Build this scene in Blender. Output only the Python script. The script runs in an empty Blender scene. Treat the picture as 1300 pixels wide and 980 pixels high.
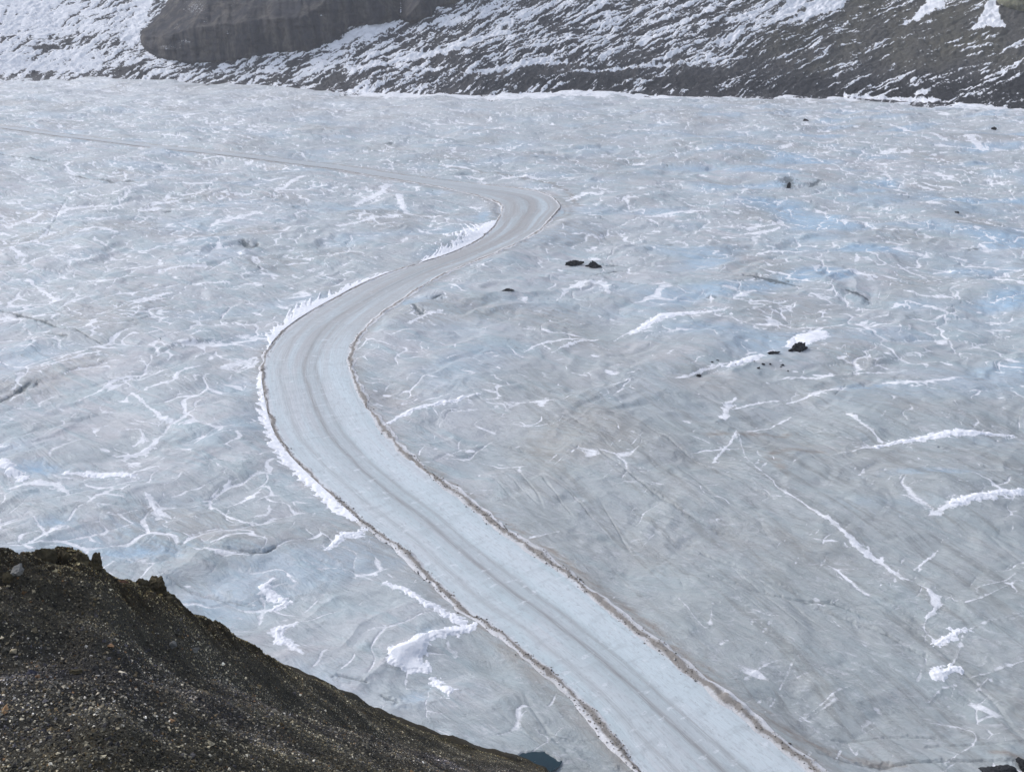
import bpy, math, random
import numpy as np
F32 = np.float32
R = math.radians
random.seed(7)
S = bpy.context.scene
COL = S.collection
H = 100.0            # camera height above the glacier
FPX = 1400.0         # focal length in photo pixels (photo is 1300 wide)
TH = math.atan((490 + 60) / FPX)   # camera pitch (down)
CT, ST = math.cos(TH), math.sin(TH)

# ------------------------------------------------------------------ numpy helpers
_rng = np.random.default_rng(11)
_ang = _rng.random(256) * 2 * np.pi
_GX, _GY = np.cos(_ang).astype(F32), np.sin(_ang).astype(F32)

def _hash(ix, iy, seed):
    h = (ix.astype(np.uint32) * np.uint32(374761393)) ^ (iy.astype(np.uint32) * np.uint32(668265263)) ^ np.uint32((seed * 2246822519) & 0xffffffff)
    h = (h ^ (h >> np.uint32(13))) * np.uint32(1274126177)
    return h ^ (h >> np.uint32(16))

def perlin(x, y, seed=0):
    x = np.asarray(x, F32); y = np.asarray(y, F32)
    fx0 = np.floor(x); fy0 = np.floor(y)
    ix = fx0.astype(np.int32); iy = fy0.astype(np.int32)
    fx = x - fx0; fy = y - fy0
    u = fx * fx * fx * (fx * (fx * 6 - 15) + 10); v = fy * fy * fy * (fy * (fy * 6 - 15) + 10)
    def g(dx, dy):
        k = (_hash(ix + dx, iy + dy, seed) & np.uint32(255)).astype(np.int32)
        return _GX[k] * (fx - dx) + _GY[k] * (fy - dy)
    a = g(0, 0); b = g(1, 0); c = g(0, 1); d = g(1, 1)
    return ((a + (b - a) * u) * (1 - v) + (c + (d - c) * u) * v) * F32(1.5)

def fbm(x, y, o=4, seed=0, gain=.5, lac=2.03):
    s = 0; a = 1.0
    for i in range(o):
        s = s + a * perlin(x, y, seed + i * 17); a *= gain
        x = x * lac + 3.7; y = y * lac + 9.1
    return s

def voro(x, y, seed=0, cell=False):
    """distance to the nearest cell edge"""
    x = np.asarray(x, F32); y = np.asarray(y, F32)
    ix = np.floor(x).astype(np.int32); iy = np.floor(y).astype(np.int32)
    d1 = np.full(x.shape, 9., F32); d2 = np.full(x.shape, 9., F32); cid = np.zeros(x.shape, F32)
    for dx in (-1, 0, 1):
        for dy in (-1, 0, 1):
            h = _hash(ix + dx, iy + dy, seed)
            px = (h & np.uint32(1023)).astype(F32) / 1023 * .9 + .05; py = ((h >> np.uint32(10)) & np.uint32(1023)).astype(F32) / 1023 * .9 + .05
            d = np.hypot(ix + dx + px - x, iy + dy + py - y)
            near = d < d1
            d2 = np.where(near, d1, np.minimum(d2, d))
            if cell: cid = np.where(near, ((h >> np.uint32(20)) & np.uint32(255)).astype(F32) / 255, cid)
            d1 = np.where(near, d, d1)
    return (d2 - d1, cid) if cell else d2 - d1

def sstep(a, b, x):
    t = np.clip((x - a) / (b - a), 0, 1); return t * t * (3 - 2 * t)

# photo pixel -> viewing direction -> point on a horizontal plane (real world position)
def pdir(px, py):
    a = (np.asarray(px, float) - 650) / FPX; b = -(np.asarray(py, float) - 490) / FPX
    return a, CT + b * ST, -ST + b * CT
def at(px, py, z=-H):
    dx, dy, dz = pdir(px, py); t = z / dz
    return np.stack([dx * t, dy * t], -1)
def mscale(py):      # metres per photo pixel (across, along the ground) at a photo row
    p = at(650, py); q = at(650, py - 1); r = at(651, py)
    return abs(r[0] - p[0]), abs(q[1] - p[1])
def spline(P, n=12):
    P = np.asarray(P, float); Q = np.vstack([2 * P[0] - P[1], P, 2 * P[-1] - P[-2]]); out = []
    for i in range(1, len(Q) - 2):
        p0, p1, p2, p3 = Q[i - 1], Q[i], Q[i + 1], Q[i + 2]
        for t in np.linspace(0, 1, n, endpoint=False):
            out.append(.5 * (2 * p1 + (p2 - p0) * t + (2 * p0 - 5 * p1 + 4 * p2 - p3) * t * t + (3 * p1 - p0 - 3 * p2 + p3) * t ** 3))
    out.append(P[-1]); return np.array(out)

# ------------------------------------------------------------------ object helpers
def tag(o, label=None, cat=None, group=None, kind=None):
    if label: o['label'] = label
    if cat: o['category'] = cat
    if group: o['group'] = group
    if kind: o['kind'] = kind
    return o

def mesh_np(name, V, Fq, mat, attrs=None, smooth=True, parent=None):
    V = np.ascontiguousarray(V, F32); Fq = np.ascontiguousarray(Fq, np.int32)
    me = bpy.data.meshes.new(name); n, k = Fq.shape
    me.vertices.add(len(V)); me.vertices.foreach_set('co', V.ravel())
    me.loops.add(n * k); me.loops.foreach_set('vertex_index', Fq.ravel())
    me.polygons.add(n)
    me.polygons.foreach_set('loop_start', np.arange(0, n * k, k, dtype=np.int32))
    me.polygons.foreach_set('loop_total', np.full(n, k, np.int32))
    me.update(calc_edges=True)
    me.polygons.foreach_set('use_smooth', np.full(n, smooth, bool))
    for nm, A in (attrs or {}).items():
        A = np.ascontiguousarray(A, F32)
        if A.ndim == 1:
            a = me.attributes.new(nm, 'FLOAT', 'POINT'); a.data.foreach_set('value', A)
        else:
            a = me.attributes.new(nm, 'FLOAT_COLOR', 'POINT'); a.data.foreach_set('color', A.ravel())
    me.materials.append(mat)
    o = bpy.data.objects.new(name, me); COL.objects.link(o)
    if parent: o.parent = parent
    return o

def grid_faces(nr, nc):
    i = np.arange(nr * nc, dtype=np.int32).reshape(nr, nc)
    return np.stack([i[:-1, :-1], i[:-1, 1:], i[1:, 1:], i[1:, :-1]], -1).reshape(-1, 4)

# ------------------------------------------------------------------ node helper
class NT:
    def __init__(s, name):
        s.m = bpy.data.materials.new(name); s.m.use_nodes = True
        s.t = s.m.node_tree; s.n = s.t.nodes; s.l = s.t.links
        s.b = s.n['Principled BSDF']
    def new(s, typ, **kw):
        nd = s.n.new(typ)
        for k, v in kw.items(): setattr(nd, k, v)
        return nd
    def put(s, sock, v):
        if v is None: return
        if hasattr(v, 'is_output') or hasattr(v, 'links'): s.l.new(v, sock)
        else: sock.default_value = v
    def math(s, op, a, b=None, c=None, clamp=False):
        nd = s.new('ShaderNodeMath', operation=op, use_clamp=clamp)
        s.put(nd.inputs[0], a); s.put(nd.inputs[1], b); s.put(nd.inputs[2], c); return nd.outputs[0]
    def mix(s, f, a, b, mode='MIX'):
        nd = s.new('ShaderNodeMix', data_type='RGBA', blend_type=mode)
        s.put(nd.inputs[0], f); s.put(nd.inputs[6], a); s.put(nd.inputs[7], b); return nd.outputs[2]
    def coord(s, scale=(1, 1, 1), rot=(0, 0, 0)):
        tc = s.new('ShaderNodeTexCoord'); mp = s.new('ShaderNodeMapping')
        mp.inputs['Scale'].default_value = scale; mp.inputs['Rotation'].default_value = rot
        r = s.new('ShaderNodeMapping'); r.inputs['Rotation'].default_value = rot
        mp.inputs['Rotation'].default_value = (0, 0, 0)
        s.l.new(tc.outputs['Object'], r.inputs[0]); s.l.new(r.outputs[0], mp.inputs[0]); return mp.outputs[0]
    def noise(s, vec, scale, detail=4, rough=.55, dist=0.):
        nd = s.new('ShaderNodeTexNoise'); s.l.new(vec, nd.inputs['Vector'])
        nd.inputs['Scale'].default_value = scale; nd.inputs['Detail'].default_value = detail
        nd.inputs['Roughness'].default_value = rough; nd.inputs['Distortion'].default_value = dist
        return nd.outputs['Fac']
    def ramp(s, v, a, b, lo=0., hi=1.):
        nd = s.new('ShaderNodeMapRange', interpolation_type='SMOOTHSTEP')
        s.put(nd.inputs[0], v); nd.inputs[1].default_value = a; nd.inputs[2].default_value = b
        nd.inputs[3].default_value = lo; nd.inputs[4].default_value = hi; return nd.outputs[0]
    def attr(s, name):
        nd = s.new('ShaderNodeAttribute'); nd.attribute_name = name; return nd
    def bump(s, h, strength, dist):
        nd = s.new('ShaderNodeBump'); nd.inputs['Strength'].default_value = strength; nd.inputs['Distance'].default_value = dist
        s.l.new(h, nd.inputs['Height']); s.l.new(nd.outputs[0], s.b.inputs['Normal'])

def C4(r, g, b): return (r, g, b, 1)

# ------------------------------------------------------------------ materials
SNOW = C4(.80, .81, .86)
def mat_ice():
    n = NT('glacier_ice')
    A = n.attr('mask'); sep = n.new('ShaderNodeSeparateColor'); n.l.new(A.outputs['Color'], sep.inputs[0])
    snow, dirt, blue, dark = sep.outputs[0], sep.outputs[1], sep.outputs[2], A.outputs['Alpha']
    tone = n.attr('tone').outputs['Fac']; dens = n.attr('dens').outputs['Fac']; calm = n.attr('calm').outputs['Fac']
    c0 = n.coord(); cs = n.coord((.30, 1.2, 1), (0, 0, R(38))); ct = n.coord((.35, 1.1, 1), (0, 0, R(-32)))
    pa, pb = at(820, 560), at(1250, 880); phi = math.atan2(pb[1] - pa[1], pb[0] - pa[0])
    cf = n.coord((.12, 1.4, 1), (0, 0, -phi))
    big = n.noise(c0, .012, 4, .6, 1.5); mid = n.noise(cs, .12, 7, .66, .8); mid2 = n.noise(ct, .16, 7, .66, .9)
    fin = n.noise(cs, .9, 5, .68, .5); flow = n.noise(cf, .22, 8, .70, .9); flow2 = n.noise(cf, .5, 7, .72, .6)
    cg = n.coord((.6, 1., 1), (0, 0, R(20))); grain = n.noise(cg, .28, 10, .78, 1.6); grain2 = n.noise(cg, .5, 9, .80, 1.4)
    gz = n.ramp(n.noise(c0, .035, 4, .6, 1.), .38, .62, .35, 1.)
    col = n.mix(n.ramp(big, .35, .65), C4(.455, .495, .525), C4(.465, .48, .515))
    col = n.mix(n.math('MULTIPLY', n.ramp(mid2, .48, .62), .60), col, C4(.50, .49, .52))       # faint warm dust film
    col = n.mix(n.math('MULTIPLY', n.ramp(mid, .47, .60), .70), col, C4(.355, .45, .495))      # clearer blue-green ice
    col = n.mix(n.math('MULTIPLY', n.ramp(tone, -.5, .6), .50), col, C4(.34, .39, .415))
    col = n.mix(n.math('MULTIPLY', calm, .62), col, C4(.345, .37, .372))
    bl = n.math('MULTIPLY', blue, n.ramp(n.noise(cs, .25, 7, .7, 1.), .25, .55))
    col = n.mix(bl, col, C4(.32, .46, .60))
    col = n.mix(n.math('MULTIPLY', calm, n.math('MULTIPLY', n.ramp(flow, .48, .64), .7)), col, C4(.24, .25, .25))
    col = n.mix(n.math('MULTIPLY', calm, n.math('MULTIPLY', n.ramp(flow2, .55, .72), .40)), col, C4(.52, .53, .54))
    col = n.mix(n.math('MULTIPLY', n.math('MULTIPLY', n.ramp(grain, .52, .68), .7), gz), col, C4(.18, .205, .22))
    col = n.mix(n.math('MULTIPLY', n.math('MULTIPLY', n.ramp(grain2, .52, .65), .75), gz), col, C4(.60, .61, .65))
    col = n.mix(n.math('MULTIPLY', n.ramp(fin, .57, .70), .35), col, C4(.17, .19, .21))
    col = n.mix(n.math('MULTIPLY', n.attr('haze_tint').outputs['Fac'], .6), col, C4(.60, .62, .65))     # pale haze painted into the ice colour towards the far shore
    # fine rime streaks
    fs = n.noise(n.coord((.35, 1.25, 1), (0, 0, R(30))), .42, 8, .72, 1.3)
    fs2 = n.noise(n.coord((.4, 1.0, 1), (0, 0, R(-20))), .95, 7, .72, 1.1)
    def ridge(v, w): return n.ramp(n.math('ABSOLUTE', n.math('SUBTRACT', v, .5)), 0., w, 1., 0.)
    gate = n.noise(c0, .11, 5, .65, .8)
    r1 = n.math('MULTIPLY', ridge(fs, .022), n.ramp(gate, .49, .60))
    r2 = n.math('MULTIPLY', ridge(fs2, .028), n.ramp(n.noise(c0, .23, 4, .65, .5), .50, .62))
    rr = n.math('MULTIPLY', n.math('MAXIMUM', r1, n.math('MULTIPLY', r2, .8)), dens)
    spk = n.math('MULTIPLY', n.ramp(n.noise(n.coord((.50, 1, 1), (0, 0, R(25))), .6, 8, .78, .8), .61, .70), dens)
    rr = n.math('MAXIMUM', rr, n.math('MULTIPLY', spk, .9))
    brk = n.math('MULTIPLY', n.math('SUBTRACT', n.noise(n.coord((.6, 1.2, 1), (0, 0, R(30))), .9, 9, .76, .4), .5), 1.5)
    sm = n.ramp(n.math('ADD', snow, brk), .38, .72)
    sf = n.math('MAXIMUM', n.math('MULTIPLY', rr, .70), sm)
    sf = n.math('MULTIPLY', sf, n.ramp(n.noise(c0, .45, 8, .75), .34, .58, .50, 1.))
    col = n.mix(n.math('MULTIPLY', dirt, n.ramp(n.noise(cs, .6, 8, .76), .36, .6)), col, C4(.27, .245, .225))
    dk = n.ramp(n.math('ADD', dark, n.math('MULTIPLY', brk, .7)), .35, .9)
    col = n.mix(n.math('MULTIPLY', dk, .9), col, C4(.10, .125, .14))
    col = n.mix(sf, col, SNOW)
    n.l.new(col, n.b.inputs['Base Color'])
    n.l.new(n.ramp(sf, 0, 1, .38, .8), n.b.inputs['Roughness'])
    n.b.inputs['Specular IOR Level'].default_value = .35
    h = n.math('ADD', n.math('MULTIPLY', mid, 2.4), n.math('MULTIPLY', grain, .6))
    h = n.math('ADD', h, n.math('MULTIPLY', sf, .18))
    n.bump(h, .9, .6)
    return n.m

def mat_snow():
    n = NT('wind_packed_snow'); c = n.coord()
    v = n.noise(c, .6, 6, .65)
    n.l.new(n.mix(n.ramp(v, .35, .7), C4(.72, .74, .80), C4(.84, .84, .88)), n.b.inputs['Base Color'])
    n.b.inputs['Roughness'].default_value = .8; n.b.inputs['Specular IOR Level'].default_value = .2
    n.bump(n.noise(c, 1.4, 6, .65), .6, .25); return n.m

def mat_bank():
    n = NT('dirty_ploughed_snow'); c = n.coord()
    A = n.attr('mask'); sep = n.new('ShaderNodeSeparateColor'); n.l.new(A.outputs['Color'], sep.inputs[0])
    v = n.math('ADD', sep.outputs[1], n.math('MULTIPLY', n.math('SUBTRACT', n.noise(c, .9, 7, .72), .5), 1.5))
    col = n.mix(n.ramp(v, .10, .55), C4(.56, .56, .58), C4(.27, .25, .235))
    col = n.mix(n.math('MULTIPLY', sep.outputs[0], n.ramp(v, .9, .3)), col, C4(.68, .68, .71))
    d = n.math('ADD', A.outputs['Alpha'], n.math('MULTIPLY', n.math('SUBTRACT', n.noise(c, 1.7, 6, .75), .5), 1.4))
    col = n.mix(n.math('MULTIPLY', n.ramp(d, .60, .9), .8), col, C4(.13, .128, .12))
    n.l.new(col, n.b.inputs['Base Color']); n.b.inputs['Roughness'].default_value = .85
    n.b.inputs['Specular IOR Level'].default_value = .2
    n.bump(n.noise(c, 2.2, 6, .7), .9, .3); return n.m

def mat_road():
    n = NT('graded_ice_road')
    A = n.attr('st'); sep = n.new('ShaderNodeSeparateColor'); n.l.new(A.outputs['Color'], sep.inputs[0])
    u, v, zone = sep.outputs[0], sep.outputs[1], sep.outputs[2]   # across -1..1, along (m)
    def cv(su, sv):
        cb = n.new('ShaderNodeCombineXYZ'); n.l.new(n.math('MULTIPLY', u, su), cb.inputs[0]); n.l.new(n.math('MULTIPLY', v, sv), cb.inputs[1]); return cb.outputs[0]
    la = n.noise(cv(2.2, .012), 1.6, 6, .62, .6); lb = n.noise(cv(9, .03), 1.8, 5, .65, .3); lc = n.noise(cv(30, .09), 1.5, 4, .6, .2)
    cr = n.noise(cv(1.2, .42), 1., 4, .6, .3)
    c0 = n.coord(); pat = n.noise(c0, .06, 5, .6, .8)
    col = n.mix(n.ramp(la, .38, .62), C4(.47, .535, .57), C4(.49, .51, .54))
    col = n.mix(n.math('MULTIPLY', n.ramp(lb, .46, .68), .55), col, C4(.55, .585, .62))
    col = n.mix(n.math('MULTIPLY', n.ramp(pat, .42, .6), .40), col, C4(.40, .49, .52))
    def band(c, w, soft): return n.ramp(n.math('ABSOLUTE', n.math('SUBTRACT', n.math('ADD', u, n.math('MULTIPLY', n.math('SUBTRACT', n.noise(cv(1.5, .03), 1., 6, .7), .5), .7)), c)), w, w + soft, 1, 0)
    col = n.mix(n.math('MULTIPLY', band(.55, .12, .3), .65), col, C4(.55, .61, .65))
    col = n.mix(n.math('MULTIPLY', band(-.62, .05, .25), .45), col, C4(.54, .58, .61))
    col = n.mix(n.math('MULTIPLY', band(-.02, .08, .32), .50), col, C4(.36, .39, .41))
    # wheel lines and dirt films, kept to a few strips across the width
    def strip(c, w): return n.ramp(n.math('ABSOLUTE', n.math('SUBTRACT', n.math('ADD', u, n.math('MULTIPLY', n.math('SUBTRACT', n.noise(cv(0, .02), 1., 3, .5), .5), .35)), c)), 0, w, 1, 0)
    st = n.math('MAXIMUM', strip(-.05, .09), n.math('MULTIPLY', strip(.22, .08), .6))
    st = n.math('MAXIMUM', st, n.math('MULTIPLY', strip(-.6, .12), .45))
    stn = n.math('MULTIPLY', st, n.ramp(lc, .30, .55))
    col = n.mix(n.math('MULTIPLY', stn, .85), col, C4(.23, .225, .225))
    col = n.mix(n.math('MULTIPLY', n.ramp(lc, .52, .75), .5), col, C4(.36, .36, .37))
    col = n.mix(n.math('MULTIPLY', n.math('MULTIPLY', zone, n.ramp(la, .30, .6)), .75), col, C4(.35, .325, .31))
    col = n.mix(n.math('MULTIPLY', n.ramp(cr, .52, .68), .35), col, C4(.33, .36, .38))
    col = n.mix(n.math('MULTIPLY', n.ramp(n.noise(cv(3, .6), 1., 4, .6), .60, .68), .5), col, C4(.68, .70, .74))
    # small dark grit spots
    sp = n.ramp(n.noise(c0, 1.6, 4, .65), .66, .72)
    col = n.mix(n.math('MULTIPLY', sp, .7), col, C4(.16, .17, .18))
    # packed rim of snow at both shoulders
    au = n.math('ABSOLUTE', n.math('ADD', u, n.math('MULTIPLY', n.math('SUBTRACT', n.noise(c0, .35, 5, .65), .5), .16)))
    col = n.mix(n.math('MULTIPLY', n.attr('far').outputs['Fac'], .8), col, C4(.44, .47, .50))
    col = n.mix(n.math('MULTIPLY', n.ramp(au, .88, .98), .55), col, C4(.66, .67, .70))
    gr = n.noise(cv(14, .5), 1., 9, .8, .3)
    col = n.mix(n.math('MULTIPLY', n.ramp(gr, .49, .66), .55), col, C4(.27, .29, .31))
    n.l.new(col, n.b.inputs['Base Color'])
    n.b.inputs['Roughness'].default_value = .36; n.b.inputs['Specular IOR Level'].default_value = .5
    n.bump(n.math('ADD', lb, n.math('MULTIPLY', n.noise(c0, .9, 5, .65), .6)), .5, .18); return n.m

def mat_rock(name, stops, sc=1., bump=.8, attr=None):
    n = NT(name); c = n.coord()
    v = n.noise(c, .9 * sc, 8, .68, .6); w = n.noise(c, 5 * sc, 6, .7)
    col = n.mix(n.ramp(v, .38, .62), stops[0], stops[1]); col = n.mix(n.math('MULTIPLY', n.ramp(w, .52, .7), .7), col, stops[2])
    if attr:
        col = n.mix(1., col, n.attr(attr).outputs['Color'], 'MULTIPLY')
    n.l.new(col, n.b.inputs['Base Color']); n.b.inputs['Roughness'].default_value = .9; n.b.inputs['Specular IOR Level'].default_value = .15
    n.bump(n.math('ADD', v, n.math('MULTIPLY', w, .4)), bump, .12 / sc); return n.m

def mat_mountain():
    n = NT('snow_streaked_scree')
    A = n.attr('mask'); sep = n.new('ShaderNodeSeparateColor'); n.l.new(A.outputs['Color'], sep.inputs[0])
    snow, olive, black = sep.outputs[0], sep.outputs[1], sep.outputs[2]
    c = n.coord()
    v = n.noise(c, .06, 6, .65); w = n.noise(c, .5, 6, .72)
    col = n.mix(n.ramp(v, .4, .6), C4(.044, .045, .055), C4(.070, .068, .074))
    col = n.mix(olive, col, C4(.088, .083, .064)); col = n.mix(black, col, C4(.020, .021, .027))
    col = n.mix(n.math('MULTIPLY', n.ramp(w, .5, .66), .75), col, C4(.07, .07, .07))
    col = n.mix(n.math('MULTIPLY', n.math('MULTIPLY', n.ramp(n.noise(c, 1.3, 7, .8), .56, .65), .5), n.math('SUBTRACT', 1., n.math('MULTIPLY', black, .8))), col, C4(.42, .42, .44))
    f = n.math('ADD', snow, n.math('MULTIPLY', n.math('SUBTRACT', n.noise(c, .9, 8, .82), .5), 2.2))
    col = n.mix(n.ramp(f, .40, .68), col, SNOW)
    n.l.new(col, n.b.inputs['Base Color']); n.b.inputs['Roughness'].default_value = .9; n.b.inputs['Specular IOR Level'].default_value = .15
    n.bump(n.math('ADD', w, v), .9, 1.2); return n.m

def mat_cliff(olive=False):
    n = NT('cliff_rock_olive' if olive else 'cliff_rock')
    v = n.noise(n.coord((1, 1, .16)), .09, 6, .6, .4); w = n.noise(n.coord((1, 1, .3)), .5, 6, .7); b = n.noise(n.coord((1, 1, 3)), .05, 5, .6, .6)
    if olive: a, bb, cc = C4(.17, .165, .11), C4(.26, .25, .18), C4(.08, .08, .06)
    else: a, bb, cc = C4(.036, .038, .050), C4(.12, .108, .100), C4(.014, .015, .022)
    col = n.mix(n.ramp(v, .40, .66), a, bb); col = n.mix(n.math('MULTIPLY', n.ramp(w, .5, .7), .6), col, cc)
    col = n.mix(n.math('MULTIPLY', n.ramp(b, .52, .62), .6), col, cc)
    col = n.mix(n.math('MULTIPLY', n.ramp(n.noise(n.coord((1, 1, .10)), .22, 5, .65), .50, .60), .6), col, bb if olive else C4(.020, .021, .028))
    sn = n.attr('snow').outputs['Fac']
    f = n.math('ADD', sn, n.math('MULTIPLY', n.math('SUBTRACT', n.noise(n.coord((.8, .8, 1.8)), .55, 7, .8), .5), 4.))
    col = n.mix(n.ramp(f, .78, 1.0), col, SNOW)
    n.l.new(col, n.b.inputs['Base Color']); n.b.inputs['Roughness'].default_value = .9; n.b.inputs['Specular IOR Level'].default_value = .15
    n.bump(n.math('ADD', w, v), .8, 1.5); return n.m

def mat_hill():
    n = NT('moraine_earth'); c = n.coord()
    A = n.attr('zone'); sep = n.new('ShaderNodeSeparateColor'); n.l.new(A.outputs['Color'], sep.inputs[0])
    v = n.noise(c, .5, 6, .65); w = n.noise(c, 7, 6, .75); x = n.noise(c, 22, 3, .6)
    col = n.mix(n.ramp(v, .4, .6), C4(.062, .058, .046), C4(.105, .095, .072))
    col = n.mix(sep.outputs[0], col, C4(.058, .044, .024)); col = n.mix(sep.outputs[1], col, C4(.036, .036, .044))
    col = n.mix(sep.outputs[2], col, C4(.085, .073, .048))
    col = n.mix(n.ramp(w, .46, .62), n.mix(.6, col, C4(.018, .017, .014)), col)
    col = n.mix(n.math('MULTIPLY', n.ramp(x, .62, .72), .6), col, C4(.22, .20, .17))
    n.l.new(col, n.b.inputs['Base Color']); n.b.inputs['Roughness'].default_value = .95; n.b.inputs['Specular IOR Level'].default_value = .1
    n.bump(n.math('ADD', w, n.math('MULTIPLY', x, .5)), 1., .12); return n.m

def mat_stone():
    n = NT('gravel_stone'); c = n.coord()
    v = n.noise(c, 14, 4, .7)
    col = n.mix(1., n.attr('Col').outputs['Color'], n.mix(n.ramp(v, .35, .65), C4(.6, .6, .6), C4(1.25, 1.25, 1.25)), 'MULTIPLY')
    n.l.new(col, n.b.inputs['Base Color']); n.b.inputs['Roughness'].default_value = .85; n.b.inputs['Specular IOR Level'].default_value = .2
    return n.m

def mat_water(name, c):
    n = NT(name); cc = n.coord()
    n.l.new(n.mix(n.ramp(n.noise(cc, .3, 4), .35, .65), c, C4(c[0] * .6, c[1] * .7, c[2] * .75)), n.b.inputs['Base Color'])
    n.b.inputs['Roughness'].default_value = .2; n.b.inputs['Specular IOR Level'].default_value = .35; n.bump(n.noise(cc, 2.5, 3), .15, .05); return n.m

M_ice, M_snow, M_bank, M_road = mat_ice(), mat_snow(), mat_bank(), mat_road()
M_mtn, M_cliff, M_cliff2, M_hill, M_stone = mat_mountain(), mat_cliff(), mat_cliff(True), mat_hill(), mat_stone()
M_black = mat_rock('dark_wet_rock', (C4(.008, .009, .011), C4(.028, .029, .033), C4(.11, .115, .125)), .9)  # last colour: grey patches painted in for light on the top faces
M_brown = mat_rock('mossy_brown_rock', (C4(.050, .042, .026), C4(.12, .098, .058), C4(.028, .024, .018)), 1.4, 1.)
M_red = mat_rock('rusty_red_rock', (C4(.07, .035, .025), C4(.10, .05, .035), C4(.03, .02, .018)), 1.6)
M_grey = mat_rock('pale_grey_rock', (C4(.17, .17, .165), C4(.24, .235, .22), C4(.09, .09, .088)), 1.6)
M_pool = mat_water('meltwater', C4(.007, .028, .040)); M_pool2 = mat_water('dark_meltwater', C4(.02, .05, .055))

OCT = np.array([(1,0,0),(-1,0,0),(0,1,0),(0,-1,0),(0,0,1),(0,0,-1)], float); OF = np.array([(0,2,4),(2,1,4),(1,3,4),(3,0,4),(2,0,5),(1,2,5),(3,1,5),(0,3,5)])
# ------------------------------------------------------------------ road geometry
Lp = [(1010, 1170), (905, 1075), (802, 970), (759, 915), (727, 882), (671, 836), (629, 800), (596, 781), (531, 719), (512, 698), (463, 664), (424, 628), (385, 592), (359, 563), (346, 537), (338, 504), (334, 468), (343, 442), (362, 419), (392, 397), (425, 379), (461, 361), (500, 346), (535, 335), (572, 323), (610, 305), (629, 288)]
Rp = [(1330, 1230), (1180, 1105), (1040, 985), (960, 920), (860, 845), (780, 780), (700, 715), (640, 675), (580, 625), (520, 580), (480, 535), (455, 495), (445, 465), (448, 440), (470, 410), (510, 380), (560, 350), (620, 325), (665, 305), (695, 286), (710, 270)]
Lw = spline(at(*np.array(Lp).T), 10); Rw = spline(at(*np.array(Rp).T), 14)
pairs = []; last = 0
for p in Lw[::4]:
    d = np.hypot(*(Rw - p).T); j = int(np.argmin(d)); j = max(j, last); last = j
    pairs.append((p, Rw[j]))
tailL = [(635, 276), (638, 268), (638, 261.5), (632, 257), (612, 250), (560, 238), (500, 227.5), (430, 216.5), (330, 203), (200, 188.5), (100, 175.3), (0, 162.5), (-150, 145)]
tailR = [(712, 263), (708, 256), (700, 249), (684, 242.5), (650, 238), (560, 230), (500, 221.5), (430, 211.5), (330, 199), (200, 185.5), (100, 172.5), (0, 160), (-150, 143)]
Lc = np.array([a for a, b in pairs] + list(at(*np.array(tailL).T))); Rc_ = np.array([b for a, b in pairs] + list(at(*np.array(tailR).T)))
# smooth + resample both edges together
cc = (Lc + Rc_) / 2; dd = np.r_[0, np.cumsum(np.hypot(*np.diff(cc, axis=0).T))]
keep = np.r_[True, np.diff(dd) > .5]; Lc, Rc_, dd = Lc[keep], Rc_[keep], dd[keep]
ss = np.arange(0, dd[-1], 1.0)
def rs(P):
    Q = np.c_[np.interp(ss, dd, P[:, 0]), np.interp(ss, dd, P[:, 1])]
    k = np.hanning(13); k /= k.sum()
    pad = np.vstack([Q[:1] - (Q[1:2] - Q[:1]) * np.arange(6, 0, -1)[:, None], Q, Q[-1:] + (Q[-1:] - Q[-2:-1]) * np.arange(1, 7)[:, None]])
    return np.c_[np.convolve(pad[:, 0], k, 'valid'), np.convolve(pad[:, 1], k, 'valid')]
Le, Re = rs(Lc), rs(Rc_)
Ce = (Le + Re) / 2; We = np.hypot(*(Re - Le).T) / 2

def field(P, x, y, rmax, vals=None):
    """nearest distance (and arc index) from points to a polyline, only within rmax"""
    D = np.full(x.shape, 1e6, F32); Sx = np.zeros(x.shape, F32)
    for i in range(len(P) - 1):
        a, b = P[i], P[i + 1]
        lo = np.minimum(a, b) - rmax; hi = np.maximum(a, b) + rmax
        if x.ndim == 2 and x.shape[0] > 50:
            # polar grid: bound rows / columns quickly
            cx, cy = (a + b) / 2; rr = math.hypot(cx, cy); hl = math.hypot(*(b - a)) / 2 + rmax
            r0 = np.searchsorted(ROWR, rr - hl); r1 = np.searchsorted(ROWR, rr + hl)
            az = math.atan2(cx, cy); da = math.asin(min(1, hl / max(rr, 1)))
            c0 = np.searchsorted(COLA, az - da); c1 = np.searchsorted(COLA, az + da)
            if r1 <= r0 or c1 <= c0: continue
            sl = (slice(r0, r1), slice(c0, c1))
        else: sl = np.nonzero((x > lo[0]) & (x < hi[0]) & (y > lo[1]) & (y < hi[1]))
        xs, ys = x[sl], y[sl]
        if xs.size == 0: continue
        d = b - a; L2 = max(float(d @ d), 1e-9)
        t = np.clip(((xs - a[0]) * d[0] + (ys - a[1]) * d[1]) / L2, 0, 1)
        q = np.hypot(xs - a[0] - t * d[0], ys - a[1] - t * d[1])
        m = q < D[sl]
        Dn = D[sl]; Sn = Sx[sl]
        D[sl] = np.where(m, q, Dn); Sx[sl] = np.where(m, i + t, Sn)
    return D, Sx

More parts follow.
